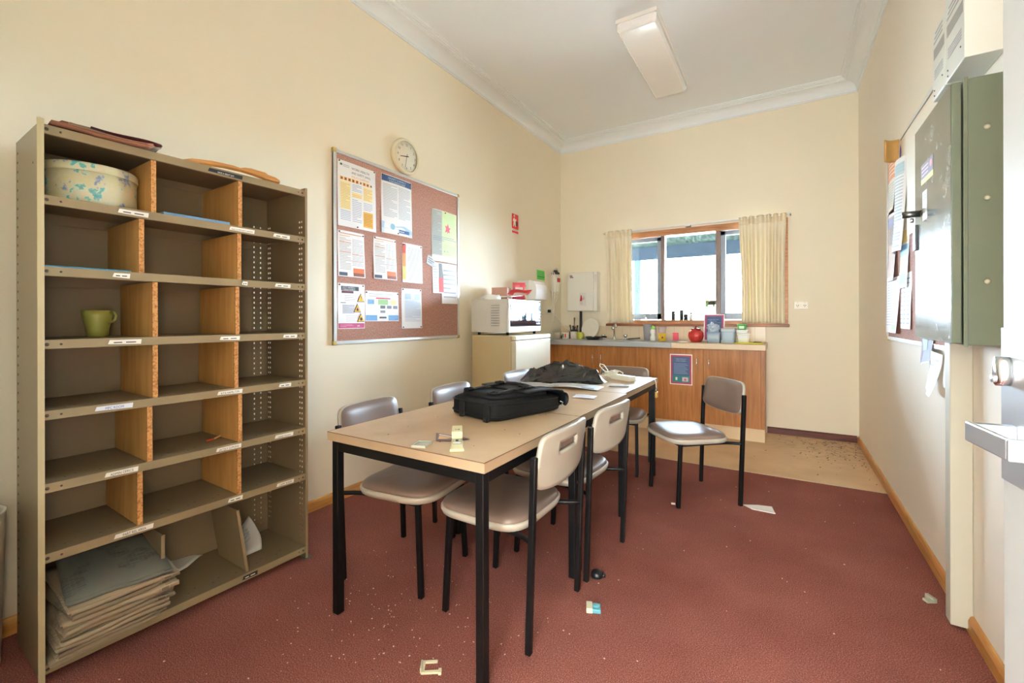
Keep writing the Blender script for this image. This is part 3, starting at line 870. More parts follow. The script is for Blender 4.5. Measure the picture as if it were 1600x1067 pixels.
# white wall box with coiled hose/cable in the corner
r = thing('wall_dispenser', 'small white cylinder holder with black top on the left wall beside the corner', 'dispenser', (XL, 4.98, 1.50))
b = MB(); b.lathe([(.045, 0), (.048, .01), (.048, .20), (.045, .215)], mat('#EAE6DA', rough=.35), 24, T(.06, 0, 0)); b.build('body', r)
b = MB(); b.lathe([(.05, .215), (.052, .235), (.03, .25), (.02, .27)], mat('#35322F', rough=.5), 24, T(.06, 0, 0)); b.build('cap', r)
b = MB(); b.box(.095, .112, -.03, .03, .12, .17, mat('#C83A34', rough=.5)); b.box(0, .03, -.03, .03, .02, .25, mat('#D8D2C2', rough=.5)); b.build('bracket', r, bevel=.003)
cord = []
for k in range(30):
    t = k / 29
    cord.append((XL + .075 + .03 * sin(pi * t * 1.2), 4.90 + .03 * sin(2.5 * pi * t), 1.74 - .62 * t + .05 * sin(pi * t)))
b = MB(); b.tube(cord, .006, mat('#E8E4DA', rough=.5), 8)
b.tube([(XL + .02, 4.93, 1.28), (XL + .07, 5.05, 1.45), (XL + .08, 5.10, 1.65), (XL + .06, 5.02, 1.80), (XL + .05, 4.92, 1.76), (XL + .06, 4.89, 1.6), (XL + .05, 4.93, 1.35), (XL + .04, 4.94, 1.27)], .006, mat('#E8E4DA', rough=.5), 8)
b.tube([(XL + .03, 4.95, 1.26), (XL + .10, 5.0, 1.15), (XL + .17, 5.06, 1.05), (XL + .24, 5.1, 1.0)], .005, mat('#E8E4DA', rough=.5), 8)
tag(b.build('white_cable'), 'white cable looped on the wall in the corner by the water heater', 'cable')
r = thing('wall_socket', 'white power socket with plugs in the left corner above the mugs', 'socket', (XL, 4.90, 1.235))
MB().box(0, .012, -.06, .06, 0, .075, mat('#EFE9DC', rough=.35)).build('socket_plate', r, bevel=.003)
MB().box(.012, .05, .0, .035, .01, .05, mat('#E6E2D8', rough=.4)).box(.012, .045, -.045, -.012, .012, .048, INK).build('plug', r, bevel=.005)

# ================================================================== right wall
pinboard('pinboard', 'white framed pinboard with overlapping papers on the right wall', FRr(3.80, 1.03, 0.002), 1.35, 1.20)
BRt = lambda y, z: FRr(y, z, .0145)
sheet('notice_poster', 'plain cream poster covering the upper near part of the right pinboard', 'poster', BRt(3.52, 1.62), .98, .58, [('l', .70, .30, .80, .42, 5, '#B8B2A8')], base='#EDE6D4', c=.004, lift=.004)
sheet('notice_sheet', 'orange and white flyer at the top far edge of the right pinboard', 'notice', BRt(3.77, 1.83), .26, .36, [('r', .01, .20, .25, .35, '#E79A6E'), ('l', .02, .02, .24, .18, 10, '#C9C2B2'), ('l', .02, .22, .24, .34, 5, '#F4DEC8')], base='#EFEADC', c=.012, lift=.03)
sheet('leaflet', 'leaflet with purple border pinned at the top of the right pinboard', 'leaflet', BRt(3.58, 2.03), .20, .20, [('r', .0, .0, .2, .2, '#6A5A9E'), ('r2', .02, .02, .18, .18, '#F0EEF2')], base='#6A5A9E', c=.006, lift=.01)
b = MB(); b.grid(lambda u, v: (-.075 * u, .02 * sin(3 * u) - .03 * u, .13 * v), 6, 6, mat('#B48A4C', rough=.7))
tag(b.build('brown_card', loc=(XR - .016, 3.42, 2.09), solid=.002), 'folded brown card sticking out from the right pinboard', 'card')
sheet('notice_sheet', 'long curling blue and white price sheet in the middle of the right pinboard', 'notice', BRt(3.47, 1.55), .22, .53, [('l', .02, .02, .2, .5, 26, '#B8CEDA'), ('r', .02, .44, .2, .50, '#BBD8E0'), ('r', .06, .25, .12, .33, '#F0DCC8')], c=.04, lift=.04)
sheet('photo_print', 'brown photo sheet on the far part of the right pinboard', 'picture', BRt(3.76, 1.40), .25, .42, [('r', .01, .02, .24, .40, '#B08A66'), ('r2', .03, .08, .12, .2, '#8A6A50'), ('r2', .14, .22, .22, .36, '#7E6048'), ('r2', .02, .33, .2, .39, '#7A78A0')], c=.02, lift=.03)
sheet('notice_sheet', 'blue and orange striped chart below the price sheet on the right pinboard', 'notice', BRt(3.42, 1.34), .22, .33, [('r', .01, .25, .21, .32, '#F1DA98'), ('r', .01, .18, .21, .24, '#8FBBE0'), ('r', .01, .09, .21, .17, '#EBA777'), ('r', .01, .02, .21, .08, '#8FBBE0')], c=.012, lift=.02)
sheet('notice_sheet', 'white timetable sheet at the lower far corner of the right pinboard', 'notice', BRt(3.80, 1.08), .36, .34, [('l', .02, .04, .33, .31, 16, '#C2C8D4'), ('r', .24, .02, .34, .05, '#B4D49A')], c=.012, lift=.03)
sheet('notice_sheet', 'white list with columns at the lower middle of the right pinboard', 'notice', BRt(3.40, 1.11), .25, .31, [('l', .02, .02, .07, .29, 11, '#9AA4B4'), ('l', .10, .02, .15, .29, 11, '#9AA4B4'), ('l', .18, .02, .235, .29, 11, '#9AA4B4')], c=.008, lift=.012)
sheet('photo_print', 'dark floral picture page hanging below the right pinboard', 'picture', FRr(2.92, .94, .016) @ Matrix.Rotation(radians(8), 4, 'Z'), .21, .16, [('r', .005, .005, .205, .155, '#6A6078'), ('r2', .03, .03, .1, .1, '#B08AA0'), ('r2', .11, .06, .17, .13, '#8AA088')], c=.02, lift=.03)
sheet('loose_sheet', 'torn white paper hanging below the floral picture on the right wall', 'paper', FRr(2.80, .84, .014) @ Matrix.Rotation(radians(-6), 4, 'Z'), .17, .19, [('l', .02, .12, .15, .17, 2, '#C8CCD4')], c=.02, lift=.06)
sheet('card_strip', 'tall pale card strip hanging under the electrical cabinet', 'card', FRr(2.58, .88, .014), .11, .20, [('r', .03, .17, .08, .2, '#C8A860'), ('r2', .05, .13, .055, .135, '#6A5A40')], base='#E2DCD2', c=.01, lift=.02)

# electrical cabinet
CG = mat('#6C7461', rough=.45, var=.03, scale=5, bump=.03, bscale=90)
r = thing('electrical_cabinet', 'grey green metal electrical cabinet on the right wall', 'cabinet', (XR, 1.95, 1.083))
MB().box(.488 - XR, -.001, 0, .466, 0, .843, CG).build('cabinet_body', r, bevel=.004)
b = MB()
for z in (.20, .46, .68):
    b.lathe([(.007, 0), (.008, .003), (.004, .006), (.0001, .0065)], mat('#B9B49C', rough=.5), 14, Matrix(((1, 0, 0, .538 - XR), (0, 0, -1, 0), (0, 1, 0, z), (0, 0, 0, 1))))
b.build('screws', r)
b = MB(); b.box(.4835 - XR, .494 - XR, -.006, .0, -.004, .847, CG); b.build('flange', r, bevel=.001)
def scuff_mat():
    m, n, l, bb, tc = node_mat('scuffed_bare_metal')
    a = n.new('ShaderNodeTexNoise'); a.inputs['Scale'].default_value = 16; a.inputs['Detail'].default_value = 9; a.inputs['Roughness'].default_value = .7
    l.new(tc.outputs['Object'], a.inputs['Vector'])
    rr = ramp(n, [(.35, '#6C6F62'), (.55, '#80837A'), (.72, '#B4B6B0')]); l.new(a.outputs['Fac'], rr.inputs[0]); l.new(rr.outputs[0], bb.inputs['Base Color'])
    v = n.new('ShaderNodeTexVoronoi'); v.inputs['Scale'].default_value = 60; l.new(tc.outputs['Object'], v.inputs['Vector'])
    bb.inputs['Metallic'].default_value = .35
    mr = n.new('ShaderNodeMapRange'); mr.inputs['To Min'].default_value = .10; mr.inputs['To Max'].default_value = .22
    l.new(a.outputs['Fac'], mr.inputs['Value']); l.new(mr.outputs[0], bb.inputs['Roughness'])
    return m
b = MB(); b.box(.457 - XR, .481 - XR, .0, .462, .006, .838, CG); dd = b.build('cabinet_door', r, bevel=.003)
MB().box(.4562 - XR, .457 - XR, .006, .458, .010, .834, scuff_mat()).build('door_face', dd)
b = MB(); b.tube([(.456 - XR, .40, .50), (.405 - XR, .40, .50)], .013, mat('#8A8C8A', rough=.35, metal=1.0), 18); b.tube([(.44 - XR, .40, .475), (.43 - XR, .40, .475)], .009, CHROME, 12); b.build('lock_barrel', dd)
b = MB(); b.box(.448 - XR, .4565 - XR, .415, .455, .36, .46, mat('#2A2C2E', rough=.4)); b.box(.4465 - XR, .4485 - XR, .425, .445, .385, .445, mat('#C9CBCA', rough=.3, metal=.8)); b.build('paddle_latch', dd, bevel=.002)
FC = frame((.4560 - XR, .36, .60), (0, -1, 0), (0, 0, 1))
b = MB(); b.prism([(0, .02), (.16, .02), (.16, .075), (0, .075)], 0, .0006, mat('#6A4A58', rough=.5), FC); b.prism([(0, 0), (.16, 0), (.16, .02), (0, .02)], 0, .0006, mat('#C9CF4A', rough=.5), FC)
for k in range(3): b.prism([(.012, .03 + k * .014), (.10, .03 + k * .014), (.10, .036 + k * .014), (.012, .036 + k * .014)], .0006, .001, mat('#C4A4AC', rough=.5), FC)
b.prism([(.135 + .013 * cos(t * pi / 6), .052 + .013 * sin(t * pi / 6)) for t in range(12)], .0006, .001, mat('#E2848C', rough=.5), FC)
b.build('sticker', dd)
b = MB(); b.prism([(.02, -.14), (.08, -.14), (.08, -.03), (.02, -.03)], 0, .0006, mat('#C6C8BE', rough=.5), FC)
for q in ((.03, -.05), (.05, -.05), (.035, -.065), (.055, -.062)): b.prism([(q[0], q[1]), (q[0] + .012, q[1]), (q[0] + .012, q[1] + .006), (q[0], q[1] + .006)], .0006, .001, mat('#6A6C66', rough=.5), FC)
b.build('worn_label', dd)

# white meter covers above
WC = mat('#E4E6E0', rough=.4, bump=.02, bscale=90)
def cover(y0, y1, zt, label):
    r = thing('meter_box', label, 'box', (XR, y0, 2.015), group='white metal boxes above the electrical cabinet')
    MB().box(.50 - XR, -.001, 0, y1 - y0, 0, zt, WC).build('box_body', r, bevel=.003)
    FM2 = frame((.50 - XR - .0005, y1 - y0, 0), (0, -1, 0), (0, 0, 1)); w_ = y1 - y0
    b = MB()
    b.prism([(.02, .155), (w_ - .01, .155), (w_ - .01, .195), (.02, .195)], 0, .0005, mat('#A9A8A6', rough=.6), FM2)
    for k in range(3): b.prism([(.02 + .01 * k, .215 + k * .016), (w_ - .03, .215 + k * .016), (w_ - .03, .222 + k * .016), (.02 + .01 * k, .222 + k * .016)], 0, .0005, mat('#B0B2B4', rough=.6), FM2)
    for k in range(4): b.prism([(.03, .075 + k * .010), (w_ - .025, .075 + k * .010), (w_ - .025, .080 + k * .010), (.03, .080 + k * .010)], 0, .0005, mat('#B8BABC', rough=.6), FM2)
    b.build('printed_label', r)
    b = MB()
    for (x, z) in ((w_ - .03, .05), (.03, .035), (.03, .015)): b.lathe([(.003, 0), (.003, .002), (.0001, .003)], mat('#7A7C7A', rough=.5, metal=.7), 10, FM2 @ T(x, z, 0))
    b.build('screws', r)
cover(2.0, 2.195, .36, 'nearer white metal box with grey printing above the electrical cabinet')
cover(2.20, 2.36, .27, 'smaller farther white metal box beside the pinboard above the electrical cabinet')
# cable duct
r = thing('cable_duct', 'cream vertical cable duct below the electrical cabinet', 'cable duct', (XR, 2.3, 0))
MB().box(-.064, -.001, 0, .06, .012, 1.082, mat('#C4C0B0', rough=.5)).build('duct_cover', r, bevel=.003)

# ================================================================== furniture
# pigeonhole shelf
SX0, SY0, SW, SD, SH = -2.0265, .434, .902, .345, 1.812
SANG = math.degrees(atan2(.902, .0265))
shelf = thing('pigeonhole_shelf', 'tall beige metal pigeonhole shelf with wooden dividers along the left wall', 'shelf', (SX0, SY0, 0), SANG)
SMAT = Matrix.Translation((SX0, SY0, 0)) @ Matrix.Rotation(radians(SANG), 4, 'Z')
def S(a, bb, z): return SMAT @ Vector((a, bb, z))
HOLE = mat('#4A4234', rough=.7)
# left side panel: solid, with flanges and dark slots
b = MB()
b.box(0, .0015, 0, SD, 0, SH, KHAKI); b.box(-.010, .006, -.004, .0, 0, SH + .003, mat('#C2B48E', rough=.35)); b.box(0, .03, SD - .002, SD, 0, SH, KHAKI)
sp = b.build('side_panel', shelf, bevel=.0006, seg=1)
b = MB()
for k in range(52): b.box(-.0006, .0, SD - .028, SD - .020, .08 + k * .033, .088 + k * .033, HOLE)
b.box(-.0006, 0, .10, .106, 1.69, 1.696, HOLE)
b.build('slots', sp)
# right side panel: real perforations
def perf(cols, y_or_x, length, M, hw=.006, pitch=.0262, z0=.10, hh=.009):
    xs = [0.0]
    for c in cols: xs += [c - hw / 2, c + hw / 2]
    xs.append(length)
    nz = int((SH - .12 - z0) / pitch); zs = [0.0]
    for k in range(nz): zs += [z0 + k * pitch, z0 + k * pitch + hh]
    zs.append(SH)
    vs = [(x, 0, z) for z in zs for x in xs]; n = len(xs); fs = []
    for j in range(len(zs) - 1):
        for i in range(n - 1):
            if j % 2 == 1 and i % 2 == 1: continue
            a = j * n + i
            fs.append((a, a + 1, a + n + 1, a + n))
    return MB().add(vs, fs, KHAKIB, M)
perf([.028, .046, SD - .03, SD - .014], 0, SD, T(SW, 0, 0) @ RZ(90)).build('side_panel', shelf, solid=.0012)
perf([.012, .045], 0, .0785, T(SW - .079, SD, 0)).build('corner_post', shelf, solid=.0012)
b = MB(); b.box(SW - .001, SW + .010, -.004, 0, 0, SH, KHAKI); b.box(SW - .01, SW + .03, -.012, .03, 0, .004, mat('#5A5348', rough=.5)); b.build('front_post', shelf)
b = MB(); b.box(.0, SW - .078, SD, SD + .0015, .03, SH, KHAKIB)
zs = [1.80, 1.573, 1.343, 1.106, .877, .642, .417, .061]
for z in zs[1:]: b.box(.0, SW - .078, SD - .004, SD, z + .19, z + .197, KHAKIB)
b.build('back_panel', shelf)
WHT = mat('#EDEBE4', rough=.6); LAB = mat('#2E2E30', rough=.6)
labels = {
 0: [(.545, .13, 'HAVE A GREAT DAY', 'black')],
 1: [(.235, .085, '', 'w'), (.61, .10, 'MAS COMMUNITY LIAISON', 'w'), (.785, .075, '', 'w')],
 2: [(.20, .045, '', 'w'), (.62, .02, '', 'w'), (.79, .07, '', 'w')],
 3: [(.21, .09, '', 'w'), (.56, .075, '', 'w'), (.825, .065, '', 'w')],
 4: [(.18, .10, 'MPC ROOM', 'blue'), (.56, .095, 'KITA HAMILTON', 'w'), (.80, .055, '', 'w')],
 5: [(.20, .09, 'ADMIN OFFICE', 'w'), (.555, .095, 'JACQUI GUPKENS', 'w'), (.795, .085, 'HARRIET WILLIAMS', 'w')],
 6: [(.235, .11, 'PART REL AREA', 'w'), (.58, .055, '', 'w'), (.80, .08, 'CAPPY ROOM', 'w')],
 7: [(.64, .06, '', 'black')],
}
bolt = mat('#4A3C2C', rough=.45)
for i, z in enumerate(zs):
    b = MB()
    b.box(.002, SW - .001, 0, SD - .002, z - .003, z, KHAKIB)
    b.box(.002, SW - .001, -.001, .001, z - .030, z, KHAKI)
    b.box(.002, SW - .001, .001, .012, z - .030, z - .0285, KHAKI)
    ob = b.build('shelf_board', shelf, bevel=.0008, seg=1)
    b = MB(); FS = frame((0, -.001, 0), (1, 0, 0), (0, 0, 1))
    for a, rr in ((.012, .0055), (.045, .0035), (SW - .014, .0045), (SW - .034, .003)):
        b.lathe([(rr, 0), (rr * .8, .0015), (.0001, .002)], bolt, 14, FS @ T(a, z - .015, 0))
    for k in range(9):
        a = .06 + k * .09
        b.box(a, a + .006, .045, .049, z, z + .0004, HOLE); b.box(a + .03, a + .036, .065, .069, z, z + .0004, HOLE)
    b.build('bolts', ob)
    for a, wl_, txt, c in labels[i]:
        q = MB(); base = mat('#23252A', rough=.5) if c == 'black' else (WHT if c == 'w' else mat('#DDE4F0', rough=.6))
        z0, z1 = (z - .024, z - .007)
        q.prism([(a - wl_ / 2 - .003, z0 + .003), (a + wl_ / 2, z0), (a + wl_ / 2 + .002, z1), (a - wl_ / 2 + .002, z1)], .0003, .0011, base, FS)
        col = mat('#E8E8E8', rough=.6) if c == 'black' else (LAB if c == 'w' else mat('#4A64A8', rough=.6))
        if txt: q.text(txt, .0135 if len(txt) < 15 else .0098, col, FS @ T(a, z0 + .0035, .0013), 'CENTER', xs=.72)
        else:
            for (e0, e1) in ((-.36, -.1), (.02, .34)):
                q.prism([(a + wl_ * e0, z0 + .006), (a + wl_ * e1, z0 + .006), (a + wl_ * e1, z0 + .0095), (a + wl_ * e0, z0 + .0095)], .0012, .0015, col, FS)
        tag(q.build('label_strip', ob), ('black' if c == 'black' else 'white') + ' label strip')
divs = [(.296, .604), (.259, .600), (.300, .592), (.300, .587), (.283, .602), (.253, .598)]
for i, (a1, a2) in enumerate(divs):
    for a in (a1, a2):
        b = MB(); z0, z1 = zs[i + 1] + .0005, zs[i] - .0315
        b.box(a - .008, a + .008, .012, SD - .006, z0, z1 + (.0), DIVW)
        b.box(a - .008, a + .008, .0035, .012, z0, z1, CHIP)
        b.build('divider', shelf)
b = MB(); b.box(-.0012, .0012, 0, .24, 0, .285, KHAKI); b.box(-.006, .006, -.002, .002, 0, .285, KHAKI)
o = b.build('metal_divider', shelf, loc=(.325, .012, zs[7] + .0005)); 
b = MB(); b.box(-.0012, .0012, 0, .26, 0, .285, KHAKI); b.box(-.006, .006, -.002, .002, 0, .285, KHAKI)
o = b.build('metal_divider', shelf, loc=(.634, .012, zs[7] + .0005)); o.rotation_euler = (0, radians(-8), 0)

# round floral tin (top left cell)
c = S(.155, .15, zs[1])
r = thing('floral_tin', 'round cream tin with blue and green flowers in the top left pigeonhole', 'tin', c)
FLO = floral_mat()
MB().lathe([(.128, 0), (.130, .002), (.130, .118), (.126, .12)], FLO, 56).build('tin_body', r)
MB().lathe([(.1325, .112), (.134, .115), (.134, .136), (.130, .141), (.0001, .142)], FLO, 56, cap=False).build('tin_lid', r)
# blue folders
def flat_box(name, label, cat, a, bb, z, w, d, h, rz, m, m2=None):
    o = MB()
    o.box(-w / 2, w / 2, -d / 2, d / 2, 0, h, m)
    if m2: o.box(-w / 2 + .002, w / 2 + .0005, -d / 2 + .002, d / 2 - .002, h * .3, h * .7, m2)
    return tag(o.build(name, loc=S(a, bb, z), rz=SANG + rz, bevel=min(.002, h * .3)), label, cat)
flat_box('document_wallet', 'light blue document wallet in the top middle pigeonhole', 'folder', .45, .145, zs[1], .235, .27, .012, -1, mat('#6F9CC8', rough=.35), mat('#BFD3E6', rough=.5))
flat_box('document_wallet', 'thin blue document wallet in the left pigeonhole below the floral tin', 'folder', .125, .15, zs[2], .225, .27, .006, -3, mat('#3F8FB8', rough=.35), mat('#8FC0D8', rough=.5))
# green mug
def mug(name, label, loc, rz, prof, m, hz, hr=.022, group=None, hx=None):
    r = thing(name, label, 'mug', loc, rz, group)
    pr_ = prof + [(prof[-1][0] - .004, prof[-1][1]), (prof[0][0] - .005, .008), (.0001, .007)]
    MB().lathe([(.0001, 0)] + pr_, m, 36, cap=False).build('mug_body', r)
    rx = prof[-1][0] if hx is None else hx
    pts = [(rx - .004, 0, hz + hr), (rx + hr * .7, 0, hz + hr * .95), (rx + hr * 1.05, 0, hz + hr * .3), (rx + hr * .9, 0, hz - hr * .5), (rx + hr * .3, 0, hz - hr), (rx - .008, 0, hz - hr * 1.15)]
    MB().tube(pts, .0042, m, 10).build('mug_handle', r)
    return r
mug('mug', 'olive green tapered mug in the left pigeonhole of the third row', S(.185, .20, zs[3]), 38, [(.028, 0), (.031, .004), (.033, .03), (.043, .075), (.046, .10)], mat('#8E8F45', rough=.35), .075, .018)
# matchstick like red pen in row five
b = MB(); b.tube([(0, 0, .004), (.035, 0, .004)], .004, mat('#C8402E', rough=.5), 10); b.tube([(.035, 0, .004), (.075, .006, .008)], .0035, mat('#D8A868', rough=.6), 10)
tag(b.build('pen_stub', loc=S(.52, .12, zs[5]), rz=SANG + 20), 'short red and wooden stick lying in a middle pigeonhole', 'stick')
b = MB(); b.grid(lambda u, v: (.19 * u, .10 * v, .008 + .05 * v * (1 - u) + .004 * sin(9 * u)), 8, 5, newsprint_mat('grey_print', '#D8D6D0', '#8A8A88'))
tag(b.build('loose_sheet', loc=S(.42, .22, zs[7]), rz=SANG + 30, solid=.0006), 'white printed sheet at the back of the bottom middle compartment', 'paper')
b = MB(); b.grid(lambda u, v: (.10 * u + .02 * sin(3 * v), .13 * v, .012 + .12 * u * v + .006 * sin(8 * v)), 8, 8, newsprint_mat('grey_print', '#C8C8C6', '#77797C'))
tag(b.build('crumpled_sheet', loc=S(.66, .13, zs[7]), rz=SANG, solid=.0006), 'grey folded sheet standing in the bottom right compartment', 'paper')

# newspapers
NP = [newsprint_mat('newsprint_a', '#9A8A72', '#5E564C'), newsprint_mat('newsprint_b', '#A8987E', '#6E5E4C'), newsprint_mat('newsprint_c', '#84765F', '#3E3A34')]
def newspaper(w, d, th, seed, m, fold=True):
    rnd = random.Random(seed); b = MB(); nl = max(3, int(th / .004))
    p1, p2, p3 = rnd.uniform(0, 6), rnd.uniform(0, 6), rnd.uniform(3, 8)
    for k in range(nl):
        z = th * (k + .5) / nl; ex = rnd.uniform(-.006, .006); ey = rnd.uniform(-.008, .004)
        def f(u, v, z=z, ex=ex, ey=ey, k=k):
            x = (u - .5) * w + ex; y = v * d + ey
            zz = z + .0045 * sin(p3 * u * 2 + p1 + k * .5) * (1 - v) + .0030 * sin(9 * v + p2 + k)
            return (x, y, max(.0006, zz))
        b.grid(f, 12, 8, m)
    if fold:  # rolled fold along the front edge
        n = 8; 
        def g(u, v):
            a = -pi / 2 + pi * v
            return ((u - .5) * w, -.004 - th * .42 * cos(a), th * .5 + th * .46 * sin(a) + .0022 * sin(p3 * u * 2 + p1))
        b.grid(g, 12, n, m)
    return b
z = zs[7]; rnd = random.Random(11)
specs = [(.012, .25, .33), (.016, .275, .33), (.018, .29, .34), (.020, .30, .34), (.020, .29, .33), (.022, .305, .34), (.020, .30, .33), (.024, .31, .34), (.022, .29, .33), (.022, .30, .33), (.02, .28, .31)]
pos = ['at the very bottom of the stack', 'second from the bottom of the stack', 'third from the bottom of the stack', 'fourth from the bottom of the stack', 'fifth from the bottom of the stack', 'in the middle of the stack', 'fifth from the top of the stack', 'fourth from the top of the stack', 'third from the top of the stack', 'second from the top of the stack', 'on top of the stack, opened pages sloping back']
for i, (th, w_, d_) in enumerate(specs):
    th *= .80
    m = NP[i % 3] if i < 10 else newsprint_mat('newsprint_dark', '#6A6A60', '#262A26')
    a = .155 + w_ / 2 - .14 + rnd.uniform(-.006, .006) + (.008 * min(i, 5))
    b = newspaper(w_, d_ - .02, th, i, m, fold=i > 1)
    rz = SANG + rnd.uniform(-6, 6)
    o = b.build('newspaper', loc=S(min(a, .165 + .004 * i), -.03 - .003 * i + (.02 if i == 10 else 0), z), rz=rz, solid=.0012)
    if i >= 8: o.rotation_euler = (radians(4 + 4 * (i - 8)), radians(2), radians(rz))
    tag(o, 'folded newspaper ' + pos[i] + ' in the bottom left compartment', 'newspaper', 'newspapers stacked in the bottom left compartment')
    z += th + .0015
# papers on top of the shelf
def top_sheet(label, a, bb, w, d, rz, m, z0, curl, name='folded_paper', cat='paper', seed=0):
    b = MB()
    b.grid(lambda u, v: ((u - .5) * w, (v - .5) * d, .001 + curl * (u ** 3) * .6 + .003 * (1 + sin(6 * u + seed)) + .004 * v * (1 + sin(5 * u))), 14, 8, m)
    b.grid(lambda u, v: ((.5 - u) * w * .98, (v - .5) * d, .006 + curl * ((1 - u) ** 3) * .75 + .003 * (1 + sin(6 * (1 - u) + seed)) + .004 * v), 14, 8, m)
    return tag(b.build(name, loc=S(a, bb, z0), rz=SANG + rz, solid=.0012), label, cat)
top_sheet('brown paper sheaf at the bottom of the pile on top of the pigeonhole shelf', .16, .10, .27, .26, -4, mat('#A8745A', rough=.7), 1.8005, .006, seed=1)
top_sheet('cream printed paper lying on the pile on top of the pigeonhole shelf', .185, .12, .26, .25, 3, NP[1], 1.812, .004, seed=2)
top_sheet('dark red glossy folder on top of the pile on the pigeonhole shelf', .23, .11, .20, .24, -6, mat('#5A1F22', rough=.35), 1.823, -.008, name='document_folder', cat='folder', seed=3)
top_sheet('black folder edge behind the dark red folder on the pigeonhole shelf', .25, .20, .19, .20, 4, mat('#231A1E', rough=.4), 1.820, .004, name='document_folder', cat='folder', seed=4)
top_sheet('crumpled tan paper bag in the middle of the pile on top of the pigeonhole shelf', .15, .13, .24, .22, 8, mat('#8E6248', rough=.8), 1.819, .010, name='paper_bag', cat='bag', seed=6)
top_sheet('rolled grey paper at the left end of the pile on the pigeonhole shelf', .10, .16, .12, .16, 10, mat('#8A7468', rough=.7), 1.824, .01, seed=5)
# wooden cut-out
pl = [(-.20, 0), (-.16, .024), (-.08, .042), (0, .046), (.03, .040), (.05, .052), (.08, .058), (.14, .052), (.15, .040), (.18, .034), (.198, .018), (.195, .004), (.165, 0), (.13, .006), (.08, .020), (.03, .026), (-.04, .024), (-.10, .014), (-.15, 0)]
b = MB(); b.prism(pl, 0, .014, wood_mat('honey_plywood', '#B87B3C', '#C98C4B', '#D89E5E', scale=5, axis=0, rough=.5), RX(52))
tag(b.build('wooden_cutout', loc=S(.615, .075, 1.815), rz=SANG - 4, bevel=.002), 'curved sawn plywood shape on the right of the pigeonhole shelf top', 'wooden shape')

# waste bin
r = thing('waste_bin', 'tall pale plastic waste bin on the floor left of the pigeonhole shelf', 'bin', (-2.3, .285, 0))
BM = mat('#D6D0C4', rough=.35)
MB().lathe([(.0001, 0), (.100, 0), (.106, .01), (.119, .515), (.122, .525), (.117, .527), (.113, .515), (.10, .02), (.0001, .015)], BM, 40, cap=False).build('bin_body', r)
MB().lathe([(.1135, .50), (.112, .502), (.098, .08), (.0001, .06)], mat('#1B1B1D', rough=.4), 40, cap=False).build('bin_liner', r)

# tables
def table(y0, y1, x0, x1, label, rz=0):
    w_, d_ = x1 - x0, y1 - y0
    r = thing('table', label, 'table', ((x0 + x1) / 2, (y0 + y1) / 2, 0), rz, 'square laminate tables pushed end to end')
    W, D = w_ / 2, d_ / 2 - .0015
    b = MB(); b.box(-W, W, -D, D, .691, .725, TOPM)
    b.build('tabletop', r, bevel=.0012)
    b = MB(); t = .0007; EM = mat('#6A4A34', rough=.6); E2 = mat('#AA9478', rough=.5, var=.05, scale=40)
    for (xa, xb, ya, yb) in ((-W - t, W + t, -D - t, -D), (-W - t, W + t, D, D + t), (-W - t, -W, -D, D), (W, W + t, -D, D)): b.box(xa, xb, ya, yb, .6912, .7228, E2)
    b.build('edge_band', r)
    b = MB(); t = .0011
    for (xa, xb, ya, yb) in ((-W - t, W + t, -D - t, -D + .0003), (-W - t, W + t, D - .0003, D + t), (-W - t, -W + .0003, -D, D), (W - .0003, W + t, -D, D)): b.box(xa, xb, ya, yb, .7226, .7253, EM)
    b.build('edge_seam', r)
    i_ = .012; L = .032
    b = MB()
    for s_ in (-1, 1):
        b.box(-W + i_ + L, W - i_ - L, s_ * (D - i_ - L / 2) - .012, s_ * (D - i_ - L / 2) + .012, .648, .6905, BLACK)
        b.box(s_ * (W - i_ - L / 2) - .012, s_ * (W - i_ - L / 2) + .012, -D + i_ + L, D - i_ - L, .648, .6905, BLACK)
    b.build('apron_frame', r, bevel=.002)
    for sx in (-1, 1):
        for sy in (-1, 1):
            cx, cy = sx * (W - i_ - L / 2), sy * (D - i_ - L / 2)
            MB().box(cx - L / 2, cx + L / 2, cy - L / 2, cy + L / 2, .0, .6905, BLACK).build('leg', r, bevel=.003)
table(1.130, 1.899, -1.551, -.792, 'nearest square table with the black briefcase and cream clip')
table(1.901, 2.620, -1.555, -.796, 'middle square table of the row with loose papers')
table(2.622, 3.424, -1.572, -.812, 'farthest square table of the row carrying the black bag and power strip')

